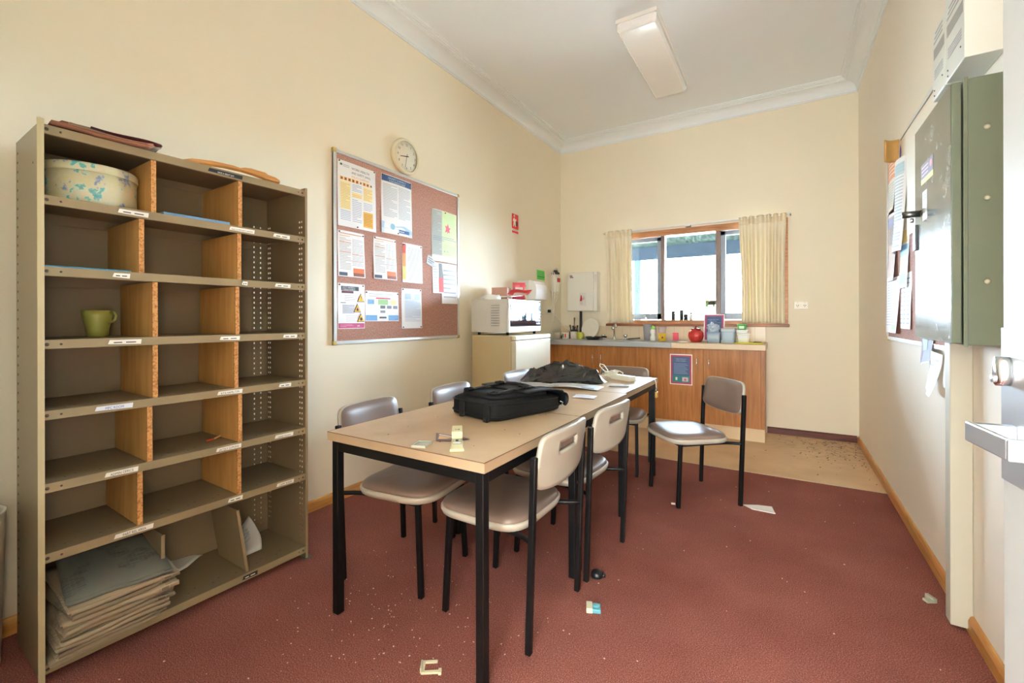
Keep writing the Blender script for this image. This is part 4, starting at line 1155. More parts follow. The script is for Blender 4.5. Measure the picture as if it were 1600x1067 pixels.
# chairs: local +x is the front
SEATF = mat('#7A675C', rough=.38, bump=.04, bscale=260, var=.03, scale=10)
def make_chair():
    r = thing('chair', '', 'chair')
    b = MB(); rings = []
    for (w_, z, n_) in ((.40, .392, 4.2), (.425, .395, 4.2), (.436, .408, 4.2), (.438, .420, 4.2), (.430, .424, 4.2)):
        rings.append(sq_ring(w_ - .025, w_, z, n_, 64, cx=.045))
    b.loft(rings, PLAST); b.build('seat_shell', r)
    b = MB(); rings = []
    for (k, z) in ((1, .422), (1.0, .430), (.985, .438), (.95, .445), (.88, .451), (.75, .456), (.55, .459), (.3, .4605), (.1, .461)):
        rings.append([(x, y, z - .006 * (1 - abs(y) * 3) * (1 if x < .0 else .3)) for (x, y, z) in sq_ring(.400 * k, .424 * k, z, 4.2 if k > .5 else 3, 64, cx=.045)])
    b.loft(rings, SEATF); b.build('seat', r)
    # backrest shell: grid over a rounded outline, slot cut out
    NU, NV = 26, 16
    def outl(u, v, off=0.0, sc=1.0):
        a, t = 2 * u - 1, 2 * v - 1
        m_ = max(abs(a), abs(t)); k = 1.0
        if m_ > 1e-6: k = m_ / (abs(a) ** 7 + abs(t) ** 7) ** (1 / 7)
        a *= k; t *= k
        y = a * .205 * sc * (1 - .03 * t); z = .668 + t * .098 * sc - (.020 * (1 - a * a) if t < 0 else 0) * abs(t)
        x = -.205 - (z - .56) * .16 - .022 * (1 - a * a) * 1.0 + .0 + off
        return (x, y, z)
    def sk(i, j): return 8 <= i <= 17 and 9 <= j <= 11
    b = MB(); b.grid(lambda u, v: outl(u, v), NU, NV, PLAST, skip=sk)
    b.build('backrest_shell', r, solid=.014, soff=-1, bevel=.0)
    b = MB()
    front = []
    def pad(u, v):
        x, y, z = outl(u, v, 0, .965)
        e = max(abs(2 * u - 1), abs(2 * v - 1))
        return (x + .0015 + .018 * (1 - e ** 6) + .0, y, z)
    b.grid(lambda u, v: pad(u, v), 24, 16, SEATF)
    b.grid(lambda u, v: outl(1 - u, v, .001, .965), 24, 16, SEATF)
    b.build('backrest_pad', r, weld=True)
    # legs
    t = .0115
    for s_ in (-1, 1):
        M = Matrix.Identity(4)
        b = MB(); b.bar((-.200, s_ * .2135, .0), (-.226, s_ * .2165, .69), .022, .022, BLACK, up=(1, 0, 0)); b.build('leg', r, bevel=.003)
        b = MB(); b.bar((.200, s_ * .182, .0), (.180, s_ * .176, .393), .022, .022, BLACK, up=(1, 0, 0)); b.build('leg', r, bevel=.003)
    b = MB()
    for s_ in (-1, 1):
        b.tube([(.180, s_ * .172, .383), (.0, s_ * .165, .383), (-.08, s_ * .165, .383), (-.13, s_ * .170, .384), (-.17, s_ * .185, .385), (-.205, s_ * .205, .385), (-.214, s_ * .213, .385)], .0095, BLACK, 12)
    b.tube([(.178, -.172, .382), (.178, .172, .382)], .0095, BLACK, 12)
    b.build('seat_frame', r)
    return r
chair0 = make_chair()
G_ = 'brown padded chairs with black legs'
def put(loc, ang, label, first=[True]):
    if first[0]:
        first[0] = False; chair0.location = loc; chair0.rotation_euler = (0, 0, radians(ang)); chair0['label'] = label; chair0['group'] = G_; chair0.name = 'chair'
    else: dup(chair0, loc, ang, label, G_)
def center(rear, ang):  # rear = midpoint of the rear legs on the floor
    return (rear[0] + .2 * cos(radians(ang)), rear[1] + .2 * sin(radians(ang)), 0)
put(center((-1.722, 1.53), 7), 7, 'brown padded chair tucked under the nearest table from the wall side')
put(center((-1.73, 2.175), 3), 3, 'brown padded chair on the wall side at the middle table, behind the briefcase')
put(center((-1.76, 3.02), 0), 0, 'brown padded chair on the wall side at the farthest table, behind the black plastic bag')
put(center((-.764, 1.571), 180), 180, 'nearest chair with its pale slotted back to the camera, right side of the nearest table')
put(center((-.742, 2.083), 176), 176, 'pale slotted chair back on the right side of the middle table')
put(center((-1.154, 3.675), -84), -84, 'brown padded chair at the kitchen end of the table row')
put(center((-.375, 3.282), 180 + 40.5), 180 + 40.5, 'brown padded chair standing alone on the carpet right of the tables')

# fridge and microwave
FRM = mat('#D8CDB4', rough=.38, bump=.03, bscale=300)
r = thing('fridge', 'small cream bar fridge below the microwave against the left wall', 'fridge', (-2.37, 3.20, 0))
MB().box(0, .405, 0, .65, .03, 1.029, mat('#C9B48C', rough=.45)).build('fridge_body', r, bevel=.006)
MB().box(.408, .453, 0, .65, .06, .985, FRM).box(.408, .453, .0, .65, .988, 1.029, FRM).build('fridge_door', r, bevel=.008, seg=3)
for (x, y) in ((.05, .05), (.38, .05), (.05, .6), (.38, .6)): MB().lathe([(.02, 0), (.02, .03)], BLACK, 14, T(x, y, 0)).build('foot', r)
r = thing('microwave', 'white microwave oven with dark glass door on the cream fridge', 'microwave', (-2.39, 3.22, 1.029))
MW = mat('#D9D6CE', rough=.38)
b = MB(); b.box(0, .37, 0, .58, .026, .312, MW)
for k in range(9):
    for j in range(2): b.box(.21 + j * .0, .30, -.0008, 0, .08 + k * .022, .086 + k * .022, mat('#B4B0A6', rough=.6))
b.build('microwave_body', r, bevel=.005)
b = MB(); b.box(.372, .394, .0, .58, .026, .312, mat('#E6E3DA', rough=.3)); d_ = b.build('front_frame', r, bevel=.004)
b = MB(); b.box(.394, .3975, .022, .46, .075, .306, mat('#0E1420', rough=.04, coat=1.0)); b.build('door_glass', r)
b = MB(); b.box(.394, .3975, .462, .575, .075, .306, mat('#1A2230', rough=.06, coat=1.0))
for k in range(5):
    for j in range(3): b.box(.3975, .399, .48 + j * .03, .50 + j * .03, .09 + k * .026, .106 + k * .026, mat('#7C8698', rough=.4))
b.box(.3975, .3982, .48, .56, .265, .29, mat('#2E4A4A', rough=.1)); b.build('control_panel', r)
for (x, y) in ((.05, .05), (.35, .05), (.05, .53), (.35, .53)): MB().lathe([(.012, 0), (.014, .026)], BLACK, 14, T(x, y, 0)).build('foot', r)

def blob(sx, sy, sz, seed, m, rough=.35, sub=4, freq=3.0, flat=True):
    bm = bmesh.new(); bmesh.ops.create_icosphere(bm, subdivisions=sub, radius=1.0)
    vs = []; off = Vector((seed * 7.3, seed * 3.1, seed))
    for v in bm.verts:
        p = v.co.copy(); n1 = noise.noise(p * freq + off); n2 = abs(noise.noise(p * freq * 2.3 + off)); n3 = abs(noise.noise(p * freq * 5 + off))
        k = 1 + rough * (n1 * .8 - n2 * .8 - n3 * .35)
        q = Vector((p.x * k * sx, p.y * k * sy, p.z * k * sz))
        if flat: q.z = max(q.z + sz * .55, .0005)
        vs.append(q)
    fs = [tuple(v.index for v in f.verts) for f in bm.faces]
    bm.free()
    return MB().add(vs, fs, m, smooth=True)
MT = 1.029 + .3125
tag(blob(.10, .10, .035, 2, mat('#F0F0EE', rough=.35), sub=3).build('plastic_bag', loc=(-2.27, 3.36, MT)), 'white flattened plastic bag on the left of the microwave top', 'bag')
b = MB(); b.prism([(-.11, -.08), (.11, -.08), (.12, .08), (-.10, .08)], 0, .004, mat('#EDE7D8', rough=.5), RX(6) @ T(0, 0, .012))
tag(b.build('cardboard_tray', loc=(-2.2, 3.50, MT + .022)), 'cream flat tray lying across the microwave top', 'tray')
def pouch(label, loc, rz, w_, h_, c1, c2, tilt, seed):
    b = MB()
    for s_ in (-1, 1):
        def f(u, v, s_=s_):
            e = (1 - (2 * u - 1) ** 4) * (1 - (2 * v - 1) ** 4)
            return ((u - .5) * w_, s_ * .014 * e + .004 * sin(8 * u + 5 * v + seed), v * h_)
        b.grid(f, 10, 10, mat(c1, rough=.3), RX(tilt) if s_ < 0 else RX(tilt))
    b.grid(lambda u, v: ((u * .6 - .3) * w_, -.0165 + .004 * sin(8 * (u * .6 + .2) + 5 * (.25 + v * .5) + seed) - 0 * u, h_ * (.25 + v * .5)), 6, 6, mat(c2, rough=.3), RX(tilt))
    return tag(b.build('food_pouch', loc=loc, rz=rz), label, 'packet')
pouch('red and white packet lying at the front edge of the microwave top', (-2.08, 3.50, MT + .046), 50, .20, .13, '#D23A3C', '#F3D9D4', 72, 1)
pouch('red packet with white label standing on the microwave top', (-2.16, 3.66, MT + .004), 40, .12, .17, '#C9405A', '#F4F0F4', 8, 2)
pouch('yellow packet standing behind the red packet on the microwave top', (-2.20, 3.74, MT + .004), 40, .13, .155, '#C9A436', '#B89430', 4, 3)
b = MB(); b.box(-.08, .08, -.05, .05, 0, .13, mat('#C49A8C', rough=.6)); tag(b.build('small_carton', loc=(-2.33, 3.62, MT), rz=12, bevel=.003), 'faded pink carton at the back of the microwave top', 'carton')

# ================================================================== kitchen bench
CF = 4.785
def cupboard(x0, x1, splits, handles, label, end=False):
    r = thing('kitchen_cabinet', label, 'cabinet', (x0, CF, 0))
    w_ = x1 - x0
    b = MB(); b.box(0, w_, .002, YB - CF - .01, .128, .870, VENEER); b.build('cabinet_body', r)
    MB().box(0, w_, .03, YB - CF - .01, .0, .128, mat('#E2C9A2', rough=.45)).build('plinth', r)
    xs = [0] + [s_ - x0 for s_ in splits] + [w_ - (.028 if end else 0)]
    for i in range(len(xs) - 1):
        d_ = MB().box(xs[i] + .0015, xs[i + 1] - .0015, -.016, .001, .130, .866, VENEER).build('door', r, bevel=.0015)
        hx = handles[i] - x0
        b = MB(); b.tube([(hx, -.016, .672), (hx, -.036, .674), (hx, -.040, .68), (hx, -.040, .765), (hx, -.036, .771), (hx, -.016, .773)], .0045, CHROME, 10); b.build('door_handle', d_)
    if end: MB().box(w_ - .026, w_, -.016, .001, .130, .868, VENEER).build('end_panel', r)
    return r
cupboard(-2.40, -1.206, [-1.79], [-1.84, -1.742], 'orange-brown kitchen cabinet with two doors under the steel sink')
cupboard(-1.205, -.158, [-.686], [-.746, -.634], 'orange-brown kitchen cabinet with two doors and a notice, right end of the bench', True)
MB2 = MB().box(-.975, -.145, 4.69, YB - .01, .872, .926, BENCH)
tag(MB2.build('worktop', bevel=.004), 'cream laminate worktop on the right part of the kitchen bench', 'worktop')
r = thing('sink_bench', 'stainless steel sink bench on the left part of the kitchen bench', 'sink', (-2.46, 4.688, .872))
b = MB(); w_ = 1.484; D_ = YB - .01 - 4.688; SB = mat('#B9BDC0', rough=.35, metal=.25, var=.06, scale=5)
bx0, bx1, by0, by1 = .62, 1.02, .11, .43
b.box(0, bx0, .0125, D_, .015, .052, SB); b.box(bx1, w_, .0125, D_, .015, .052, SB); b.box(bx0, bx1, .0125, by0, .015, .052, SB); b.box(bx0, bx1, by1, D_, .015, .052, SB)
b.box(0, w_, 0, .012, 0, .053, SB)
b.build('sink_top', r, bevel=.004)
b = MB(); b.loft([sq_ring(bx1 - bx0, by1 - by0, .0515, 8, 48, (bx0 + bx1) / 2, (by0 + by1) / 2), sq_ring(bx1 - bx0 - .02, by1 - by0 - .02, -.10, 8, 48, (bx0 + bx1) / 2, (by0 + by1) / 2)][::-1], SB, cap0=True, cap1=False)
b.build('sink_bowl', r)
# drainer ribs
b = MB()
for k in range(8): b.box(.12, .55, .12 + k * .04, .128 + k * .04, .052, .0545, SB)
b.build('drainer_ribs', r, bevel=.001)
# taps
r = thing('tap', 'chrome curved kitchen tap behind the sink', 'tap', (-1.735, 5.19, .924))
b = MB(); b.lathe([(.026, 0), (.026, .008), (.016, .02), (.014, .05)], CHROME, 24)
b.tube([(0, 0, .04), (0, 0, .11), (.004, -.01, .15), (.02, -.035, .178), (.04, -.065, .180), (.05, -.085, .165), (.052, -.09, .145)], .011, CHROME, 14); b.build('spout', r)
MB().lathe([(.0001, 0), (.02, .0), (.024, .012), (.02, .026), (.0001, .03)], CHROME, 20, T(.0, -.03, .13) @ RX(60)).build('aerator', r)
for x, lb in ((-1.87, 'left'), (-1.60, 'right')):
    r = thing('water_tap', 'round chrome tap knob to the %s of the curved tap' % lb, 'tap', (x, 5.19, .924))
    MB().lathe([(.022, 0), (.022, .006), (.012, .014), (.012, .03)], CHROME, 20).build('base', r)
    MB().lathe([(.012, .03), (.024, .034), (.027, .045), (.024, .058), (.0001, .062)], CHROME, 20).build('knob', r)

CT = .9255
# items on the bench, left part
STL = .925
mug('mug', 'white mug with red and green band, farthest left in the mug row', (-2.375, 4.96, STL), -60, [(.036, 0), (.04, .004), (.041, .085)], mat('#C9BFB0', rough=.3, var=.25, scale=40), .045)
m2 = mug('mug', 'white mug with green and red squares, second in the mug row', (-2.275, 4.98, STL), -80, [(.036, 0), (.041, .004), (.041, .08)], mat('#EFEAE2', rough=.3), .042)
b = MB()
for (t0, t1, c) in ((-2.3, -1.75, '#3E9A5A'), (-1.45, -.95, '#D03A2E')):
    b.grid(lambda u, v: (.0418 * cos(t0 + (t1 - t0) * u), .0418 * sin(t0 + (t1 - t0) * u), .02 + .045 * v), 6, 2, mat(c, rough=.3), RZ(80))
b.build('printed_squares', m2)
m3 = mug('mug', 'white mug with pink floral pattern, third in the mug row', (-2.175, 5.0, STL), -70, [(.036, 0), (.041, .004), (.041, .09)], mat('#E9DDD4', rough=.3, var=.2, scale=60), .045)
mug('mug', 'yellow green tapered mug beside the white dinner plate', (-2.095, 5.00, STL), -20, [(.030, 0), (.034, .004), (.045, .085)], mat('#CFCB5A', rough=.3), .045)
# dinner plate leaning
r = bpy.data.objects.new('dinner_plate', None); 
def plate(R_, mt):
    return MB().lathe([(.0001, .0), (R_ * .55, .0), (R_ * .62, .004), (R_ * .98, .016), (R_, .019), (R_ * .98, .0195), (R_ * .64, .008), (R_ * .55, .005), (.0001, .005)], mt, 56, cap=False)
o = plate(.125, mat('#EFECE0', rough=.2)).build('dinner_plate')
o.matrix_world = T(-1.995, 5.10, 1.050) @ RZ(-14) @ RX(76)
tag(o, 'white round dinner plate standing upright against the wall', 'plate')
# utensil holder with dark utensils
r = thing('utensil_holder', 'dark utensil holder with knives and spoons behind the mugs', 'utensil holder', (-2.235, 5.13, STL))
MB().lathe([(.0001, 0), (.05, 0), (.055, .11), (.050, .11), (.046, .01), (.0001, .01)], mat('#2B2E34', rough=.4), 24, cap=False).build('holder', r)
rn = random.Random(4)
for k, (dx, dy, h_, c) in enumerate([(-.03, 0, .17, '#22252A'), (-.01, .015, .16, '#2A2D33'), (.015, -.01, .15, '#1E2026'), (.03, .01, .165, '#30333A'), (.0, .02, .26, '#7A6248')]):
    tag(MB().tube([(dx * .5, dy * .5, .015), (dx * 1.3, dy * 1.2, h_ - .05), (dx * 1.6, dy * 1.4, h_)], [.004, .006, .009], mat(c, rough=.4), 10).build('utensil', loc=(-2.235, 5.13, STL)), ['dark knife leaning left in the utensil holder', 'dark spatula at the back left of the utensil holder', 'dark spoon at the front of the utensil holder', 'dark ladle leaning right in the utensil holder', 'tall brown handled brush in the utensil holder'][k], 'utensil')
o = blob(.06, .045, .03, 9, mat('#6A2A58', rough=.6), sub=3).build('cleaning_cloth', loc=(-2.36, 5.12, STL)); tag(o, 'purple cloth behind the first mug on the bench', 'cloth')
# black draining rack / pan
r = thing('frying_pan', 'black frying pan lying beside the white plate near the sink', 'pan', (-1.925, 4.98, STL))
MB().lathe([(.0001, 0), (.07, 0), (.088, .035), (.085, .037), (.068, .006), (.0001, .006)], mat('#1B1D22', rough=.35), 36, cap=False).build('pan_body', r)
MB().tube([(.085, 0, .03), (.13, -.02, .036), (.18, -.045, .036)], [.007, .009, .010], mat('#1B1D22', rough=.4), 12).build('pan_handle', r)
o = MB(); o.grid(lambda u, v: (.14 * (u - .5), .05 * (v - .5) * (1 - .5 * u), .006 + .012 * sin(pi * v) + .012 * u), 10, 6, mat('#3F4A44', rough=.6)); tag(o.build('dish_cloth', loc=(-1.475, 5.10, STL), solid=.002), 'dark green rag at the edge of the sink', 'cloth')
# bottle, cups
r = thing('plastic_jug', 'grey translucent plastic container on the sink bench behind the white bottle', 'container', (-1.335, 5.17, STL))
MB().lathe([(.0001, 0), (.04, 0), (.05, .175), (.052, .18), (.048, .18), (.038, .004), (.0001, .004)], mat('#A9A9B2', rough=.3), 28, cap=False).build('body', r)
r = thing('detergent_bottle', 'white squeeze bottle with green cap on the sink bench', 'bottle', (-1.24, 5.02, STL))
MB().lathe([(.0001, 0), (.026, 0), (.029, .006), (.030, .045), (.024, .058), (.022, .066), (.028, .078), (.030, .10), (.026, .122), (.018, .13), (.0001, .131)], mat('#F1F1EC', rough=.3), 28).build('bottle_body', r)
MB().lathe([(.019, .129), (.022, .133), (.021, .15), (.012, .158), (.009, .168), (.0001, .17)], mat('#8FD05A', rough=.35), 24).build('bottle_cap', r)
r = thing('plastic_tumbler', 'clear and yellow plastic tumbler beside the white bottle', 'tumbler', (-1.135, 5.00, STL))
MB().lathe([(.0001, 0), (.036, 0), (.041, .085), (.039, .085), (.0001, .083)], mat('#E3B838', rough=.3), 28, cap=False).build('yellow_part', r)
MB().lathe([(.039, .087), (.043, .14), (.046, .155), (.044, .155), (.037, .087)], clear_mat('clear_plastic', '#E6D8D8', .45), 28, cap=False).build('clear_rim', r)
b = MB(); b.prism([(.010 * cos(t * pi / 6), .04 + .012 * sin(t * pi / 6)) for t in range(12)], 0, .001, mat('#4A4030', rough=.5), frame((.012, -.0415, 0), (1, .2, 0), (0, 0, 1))); b.build('printed_mark', r)
o = MB().box(-.03, .03, -.004, .004, 0, .085, mat('#F05A72', rough=.5)).build('sponge_packet', loc=(-1.02, 5.17, STL + .03)); 
o.location = (-1.035, 5.20, CT + .002); tag(o, 'small pink card standing against the splashback beside the tumbler', 'card')
o = MB().box(-.025, .025, -.004, .004, 0, .09, mat('#E8506A', rough=.5)).build('sponge_packet', loc=(-1.17, 5.17, STL), rz=8); tag(o, 'red card standing behind the yellow tumbler', 'card')
# red apple jar
r = thing('biscuit_jar', 'round red ribbed ceramic jar with lid on the worktop', 'jar', (-.79, 4.99, CT))
b = MB(); prof = [(.04, 0), (.052, .006), (.070, .035), (.076, .065), (.072, .095), (.058, .118), (.045, .124)]
n_ = 64; rings = []
for rr, z in prof: rings.append([(rr * (1 + .02 * cos(12 * 2 * pi * k / n_)) * cos(2 * pi * k / n_), rr * (1 + .02 * cos(12 * 2 * pi * k / n_)) * sin(2 * pi * k / n_), z) for k in range(n_)])
b.loft(rings, mat('#B8322E', rough=.25)); b.build('jar_body', r)
MB().lathe([(.046, .124), (.050, .128), (.044, .136), (.02, .142), (.008, .145), (.008, .152), (.013, .158), (.0001, .162)], mat('#8E2622', rough=.25), 32, cap=False).build('jar_lid', r)
# small white cloth
o = blob(.05, .035, .012, 5, mat('#EFEAE0', rough=.7), sub=3).build('tissue', loc=(-.90, 4.84, CT)); tag(o, 'crumpled white tissue in front of the red jar', 'tissue')
# posters
o = sheet('framed_notice', 'purple and blue notice propped against the splashback behind the blue tub', 'notice', FB(-.745, 0, YB) @ T(0, .93, .075) @ RX(-9), .205, .29,
      [('r', .01, .01, .195, .28, '#B8436A'), ('r2', .028, .025, .178, .265, '#4E6286'), ('l', .04, .10, .165, .24, 8, '#93A9CC')], c=0, lift=0)
it = [('r', .008, .008, .208, .300, '#B03A50'), ('r2', .024, .024, .192, .285, '#4E6286')]
o = sheet('notice_sheet', 'blue notice with pink border stuck on the kitchen cabinet door', 'notice', frame((-1.005, CF - .0185, .498), (1, 0, 0), (0, 0, 1)), .216, .310, it, c=0, lift=0)
FN = frame((0, 0, 0), (1, 0, 0), (0, 0, 1))
b = MB()
b.prism([(.024, .024), (.192, .024), (.192, .095), (.024, .095)], .0034, .0036, mat('#2F7E80', rough=.6), FN)
b.text('PLEASE WASH UP', .0145, mat('#A9C0E0', rough=.6), FN @ T(.108, .255, .004), 'CENTER', xs=.85); b.text('AFTER YOURSELF', .0145, mat('#A9C0E0', rough=.6), FN @ T(.108, .236, .004), 'CENTER', xs=.85)
for k in range(8): b.prism([(.04, .112 + k * .014), (.176 - (k % 3) * .012, .112 + k * .014), (.176 - (k % 3) * .012, .117 + k * .014), (.04, .117 + k * .014)], .0034, .0037, mat('#7F97BE', rough=.6), FN)
b.prism([(.055, .045), (.073, .045), (.073, .075), (.055, .075)], .0037, .0040, mat('#E2DCC0', rough=.6), FN); b.prism([(.12, .035), (.178, .035), (.178, .078), (.12, .078)], .0037, .0040, mat('#C9B4BC', rough=.6), FN); b.prism([(.135, .045), (.16, .045), (.15, .07)], .0041, .0043, mat('#B8436A', rough=.6), FN)
b.build('printed_text', o)
# blue tubs
r = thing('storage_tub', 'pale blue plastic tub with lid, right one of the pair beside the red jar', 'tub', (-.475, 4.93, CT))
TB = mat('#A9BBCB', rough=.35)
b = MB(); b.loft([sq_ring(.115, .13, 0, 8), sq_ring(.125, .14, .115, 8)], TB, smooth=True); b.build('tub_body', r, bevel=.002)
MB().loft([sq_ring(.132, .147, .114, 8), sq_ring(.134, .149, .118, 8), sq_ring(.132, .147, .142, 8), sq_ring(.124, .139, .146, 8)], mat('#C2CCD4', rough=.35)).build('tub_lid', r)
r = thing('storage_tub', 'pale blue tub with a clear bag of white sachets, left one of the pair', 'tub', (-.607, 4.92, CT))
MB().loft([sq_ring(.115, .12, 0, 8), sq_ring(.125, .13, .105, 8)], TB).build('tub_body', r)
o = blob(.06, .055, .06, 13, clear_mat('clear_bag', '#D9E6F2', .55, .15), sub=4, rough=.6).build('clear_bag', loc=(-.612, 4.92, CT + .107)); tag(o, 'crinkled clear plastic bag on top of the left blue tub', 'bag')
# yellow tray with white tubs
r = thing('tray', 'yellow shallow tray at the right end of the worktop', 'tray', (-.29, 4.88, CT))
b = MB(); b.loft([sq_ring(.235, .20, 0, 12), sq_ring(.245, .21, .012, 12)], mat('#D8D23A', rough=.35)); b.build('tray_body', r)
r = thing('white_tub', 'larger white plastic tub with lid on the yellow tray', 'tub', (-.335, 4.87, CT + .0125))
MB().loft([sq_ring(.092, .10, 0, 8), sq_ring(.105, .115, .075, 8)], mat('#EFEFEA', rough=.3)).build('tub_body', r)
MB().loft([sq_ring(.110, .12, .074, 8), sq_ring(.112, .122, .084, 8), sq_ring(.105, .115, .088, 8)], mat('#F6F6F2', rough=.3)).build('tub_lid', r)
r = thing('white_tub', 'flat white plastic tub with lid standing on the larger white tub', 'tub', (-.350, 4.90, CT + .101))
MB().loft([sq_ring(.095, .10, 0, 8), sq_ring(.105, .11, .024, 8)], mat('#E6E8E6', rough=.3)).build('tub_body', r)
MB().loft([sq_ring(.112, .116, .023, 8), sq_ring(.112, .116, .031, 8)], mat('#F2F4F2', rough=.3)).build('tub_lid', r)
r = thing('green_tub', 'small green plastic box on top of the white tubs', 'tub', (-.355, 4.91, CT + .133))
MB().loft([sq_ring(.07, .07, 0, 8), sq_ring(.078, .078, .05, 8)], mat('#5DAF5A', rough=.35)).box(-.022, .022, -.0415, -.039, .012, .038, mat('#DCEFD8', rough=.5)).build('box_body', r)
MB().loft([sq_ring(.088, .084, .049, 8), sq_ring(.088, .084, .056, 8)], mat('#7CCB74', rough=.35)).build('box_lid', r)
for k, (x, y, rz) in enumerate(((-.225, 4.85, 20), (-.215, 4.90, -15))):
    tag(MB().tube([(-.03, 0, .005), (.03, 0, .005)], [.005, .003], mat('#5A5A6A', rough=.4), 10).build('marker_pen', loc=(x, y, CT + .0125), rz=rz), ['dark marker pen at the front right of the yellow tray', 'dark marker pen behind the other on the yellow tray'][k], 'pen')
# window sill things
SL = 1.155
def jar(x, r_, h_, label, cl='#25231F', hnd=False):
    r = thing('glass_jar' if not hnd else 'mug', label, 'jar' if not hnd else 'mug', (x, YB + .012, SL))
    MB().lathe([(.0001, 0), (r_, 0), (r_, h_ * .93), (r_ * .9, h_)], mat(cl, rough=.3), 24).build('body', r)
    MB().lathe([(r_ * .95, h_), (r_ * .95, h_ + .008), (.0001, h_ + .009)], mat('#3A362E', rough=.4), 24, cap=False).build('lid', r)
    if hnd: MB().tube([(r_ - .002, 0, h_ * .75), (r_ + .022, 0, h_ * .7), (r_ + .024, 0, h_ * .35), (r_ - .002, 0, h_ * .25)], .004, mat(cl, rough=.3), 8).build('mug_handle', r)
jar(-1.075, .020, .092, 'dark narrow mug with handle on the window sill', '#2A2824', True)
jar(-.985, .020, .102, 'dark brown jar in the middle of the window sill group', '#2E2A20')
jar(-.940, .022, .058, 'short black jar on the window sill right of the brown jar', '#17181A')
r = thing('white_cap_bottle', 'small pale bottle with black cap at the right of the sill group', 'bottle', (-.885, YB + .012, SL))
MB().lathe([(.0001, 0), (.018, 0), (.018, .05), (.008, .062), (.008, .068)], mat('#ECECE8', rough=.3), 20).build('body', r)
MB().lathe([(.010, .066), (.012, .07), (.012, .084), (.0001, .088)], mat('#1C1C1E', rough=.4), 20, cap=False).build('cap', r)
# sign stuck on the glass
b = MB(); FG = frame((-.745, YB + .046, 1.295), (1, 0, 0), (0, 0, 1))
b.prism([(0, .0), (.03, 0), (.035, .022), (.075, .022), (.075, 0), (.10, 0), (.10, .022), (.128, .022), (.128, .075), (0, .075)], 0, .002, mat('#8A8A4E', rough=.6), FG); b.prism([(.035, .03), (.10, .03), (.10, .06), (.035, .06)], .002, .003, mat('#1C2022', rough=.6), FG)
b.prism([(.003, .004), (.026, .004), (.028, .05), (.003, .05)], .002, .003, mat('#7FA56A', rough=.6), FG)
tag(b.build('window_sticker'), 'torn green and black sticker on the lower right of the window pane', 'sticker')

# ================================================================== on the tables
TT = .7255
# briefcase
BAG = mat('#08090B', rough=.8, bump=.3, bscale=500, spec=.3)
BAG2 = mat('#0C0D10', rough=.6, bump=.2, bscale=400, spec=.4)
r = thing('briefcase', 'black soft fabric briefcase lying flat on the nearest table', 'bag', (-1.150, 1.835, TT), 75)
b = MB(); rings = []
def bring(w_, d_, z, n_=7, sag=0.0):
    out = []
    for (x, y, zz) in sq_ring(w_, d_, z, n_, 72):
        t = (x / .45 + .5)
        k = 1 - .25 * t * t if z > .03 else 1
        out.append((x, y + .004 * sin(14 * x + 3), zz * k + .003 * sin(11 * x + 7 * y) * (1 if z > .03 else 0)))
    return out
for (w_, d_, z) in ((.43, .31, .001), (.452, .332, .006), (.456, .336, .020), (.452, .333, .045), (.452, .333, .065), (.445, .326, .080), (.42, .30, .088), (.2, .15, .090), (.02, .02, .090)): rings.append(bring(w_, d_, z))
b.loft(rings, BAG); b.build('bag_body', r)
b = MB(); rings = []
for (w_, d_, z) in ((.36, .27, .082), (.365, .275, .095), (.355, .268, .104), (.30, .22, .108), (.05, .05, .109)):
    rings.append([(x, y, zz - .02 * max(0, x / .45 + .3)) for (x, y, zz) in sq_ring(w_, d_, z, 6, 64, cx=.0, cy=.01)])
b.loft(rings, BAG); b.build('front_pocket', r)
b = MB()
def flap(u, v):
    # from the top of the body round the far end
    L = .36; s_ = u * L
    y = (v - .5) * .335
    if s_ < .25: x = -.02 + s_; z = .110 - .075 * (s_ / .25) ** 2 * .35 + .006 * sin(12 * x + 4 * y)
    else:
        a = (s_ - .25) / .11 * pi * .9
        x = .23 + .035 * sin(a); z = .0838 - .033 * (1 - cos(a)) + .003 * sin(9 * y)
    return (x, y, z)
b.grid(flap, 30, 12, BAG2); b.build('flap', r, solid=.005)
for y in (-.085, .085):
    b = MB(); pts = [(-.175, y, .108), (-.10, y, .114), (.0, y, .120), (.08, y, .116), (.16, y, .108), (.22, y, .094)]
    for i in range(len(pts) - 1): b.bar(pts[i], pts[i + 1], .026, .004, BAG2)
    b.build('strap', r)
for y in (-.085, .085):
    q = MB()
    q.box(-.02, .02, -.018, .018, 0, .008, mat('#0E0F11', rough=.25)); q.tube([(-.016, -.015, .011), (.016, -.015, .011), (.016, .015, .011), (-.016, .015, .011)], .0035, mat('#2A2C30', rough=.25), 8, closed=True)
    q.build('buckle', r, loc=(-.165, y, .106), bevel=.0015)
    q = MB(); q.box(-.02, .02, -.018, .018, 0, .008, mat('#0E0F11', rough=.25)); q.tube([(-.016, -.015, .011), (.016, -.015, .011), (.016, .015, .011), (-.016, .015, .011)], .0035, mat('#2A2C30', rough=.25), 8, closed=True)
    q.build('buckle', r, loc=(.03, y, .117), bevel=.0015)
b = MB(); b.tube([(.10, -.13, .10), (.08, -.05, .118), (.075, .02, .122), (.08, .08, .118), (.10, .13, .10)], .009, BAG2, 10); b.build('carry_handle', r)
b = MB(); b.tube(bring(.460, .340, .022), .003, BAG2, 8, closed=True); b.tube(bring(.457, .337, .076), .003, BAG2, 8, closed=True); b.build('piping', r)
for y in (-.12, .05):
    b = MB(); b.box(-.236, -.226, y - .02, y + .02, .004, .07, BAG2); b.box(-.243, -.228, y - .012, y + .012, .0, .02, mat('#0E0F11', rough=.5)); b.build('base_foot', r, bevel=.003)
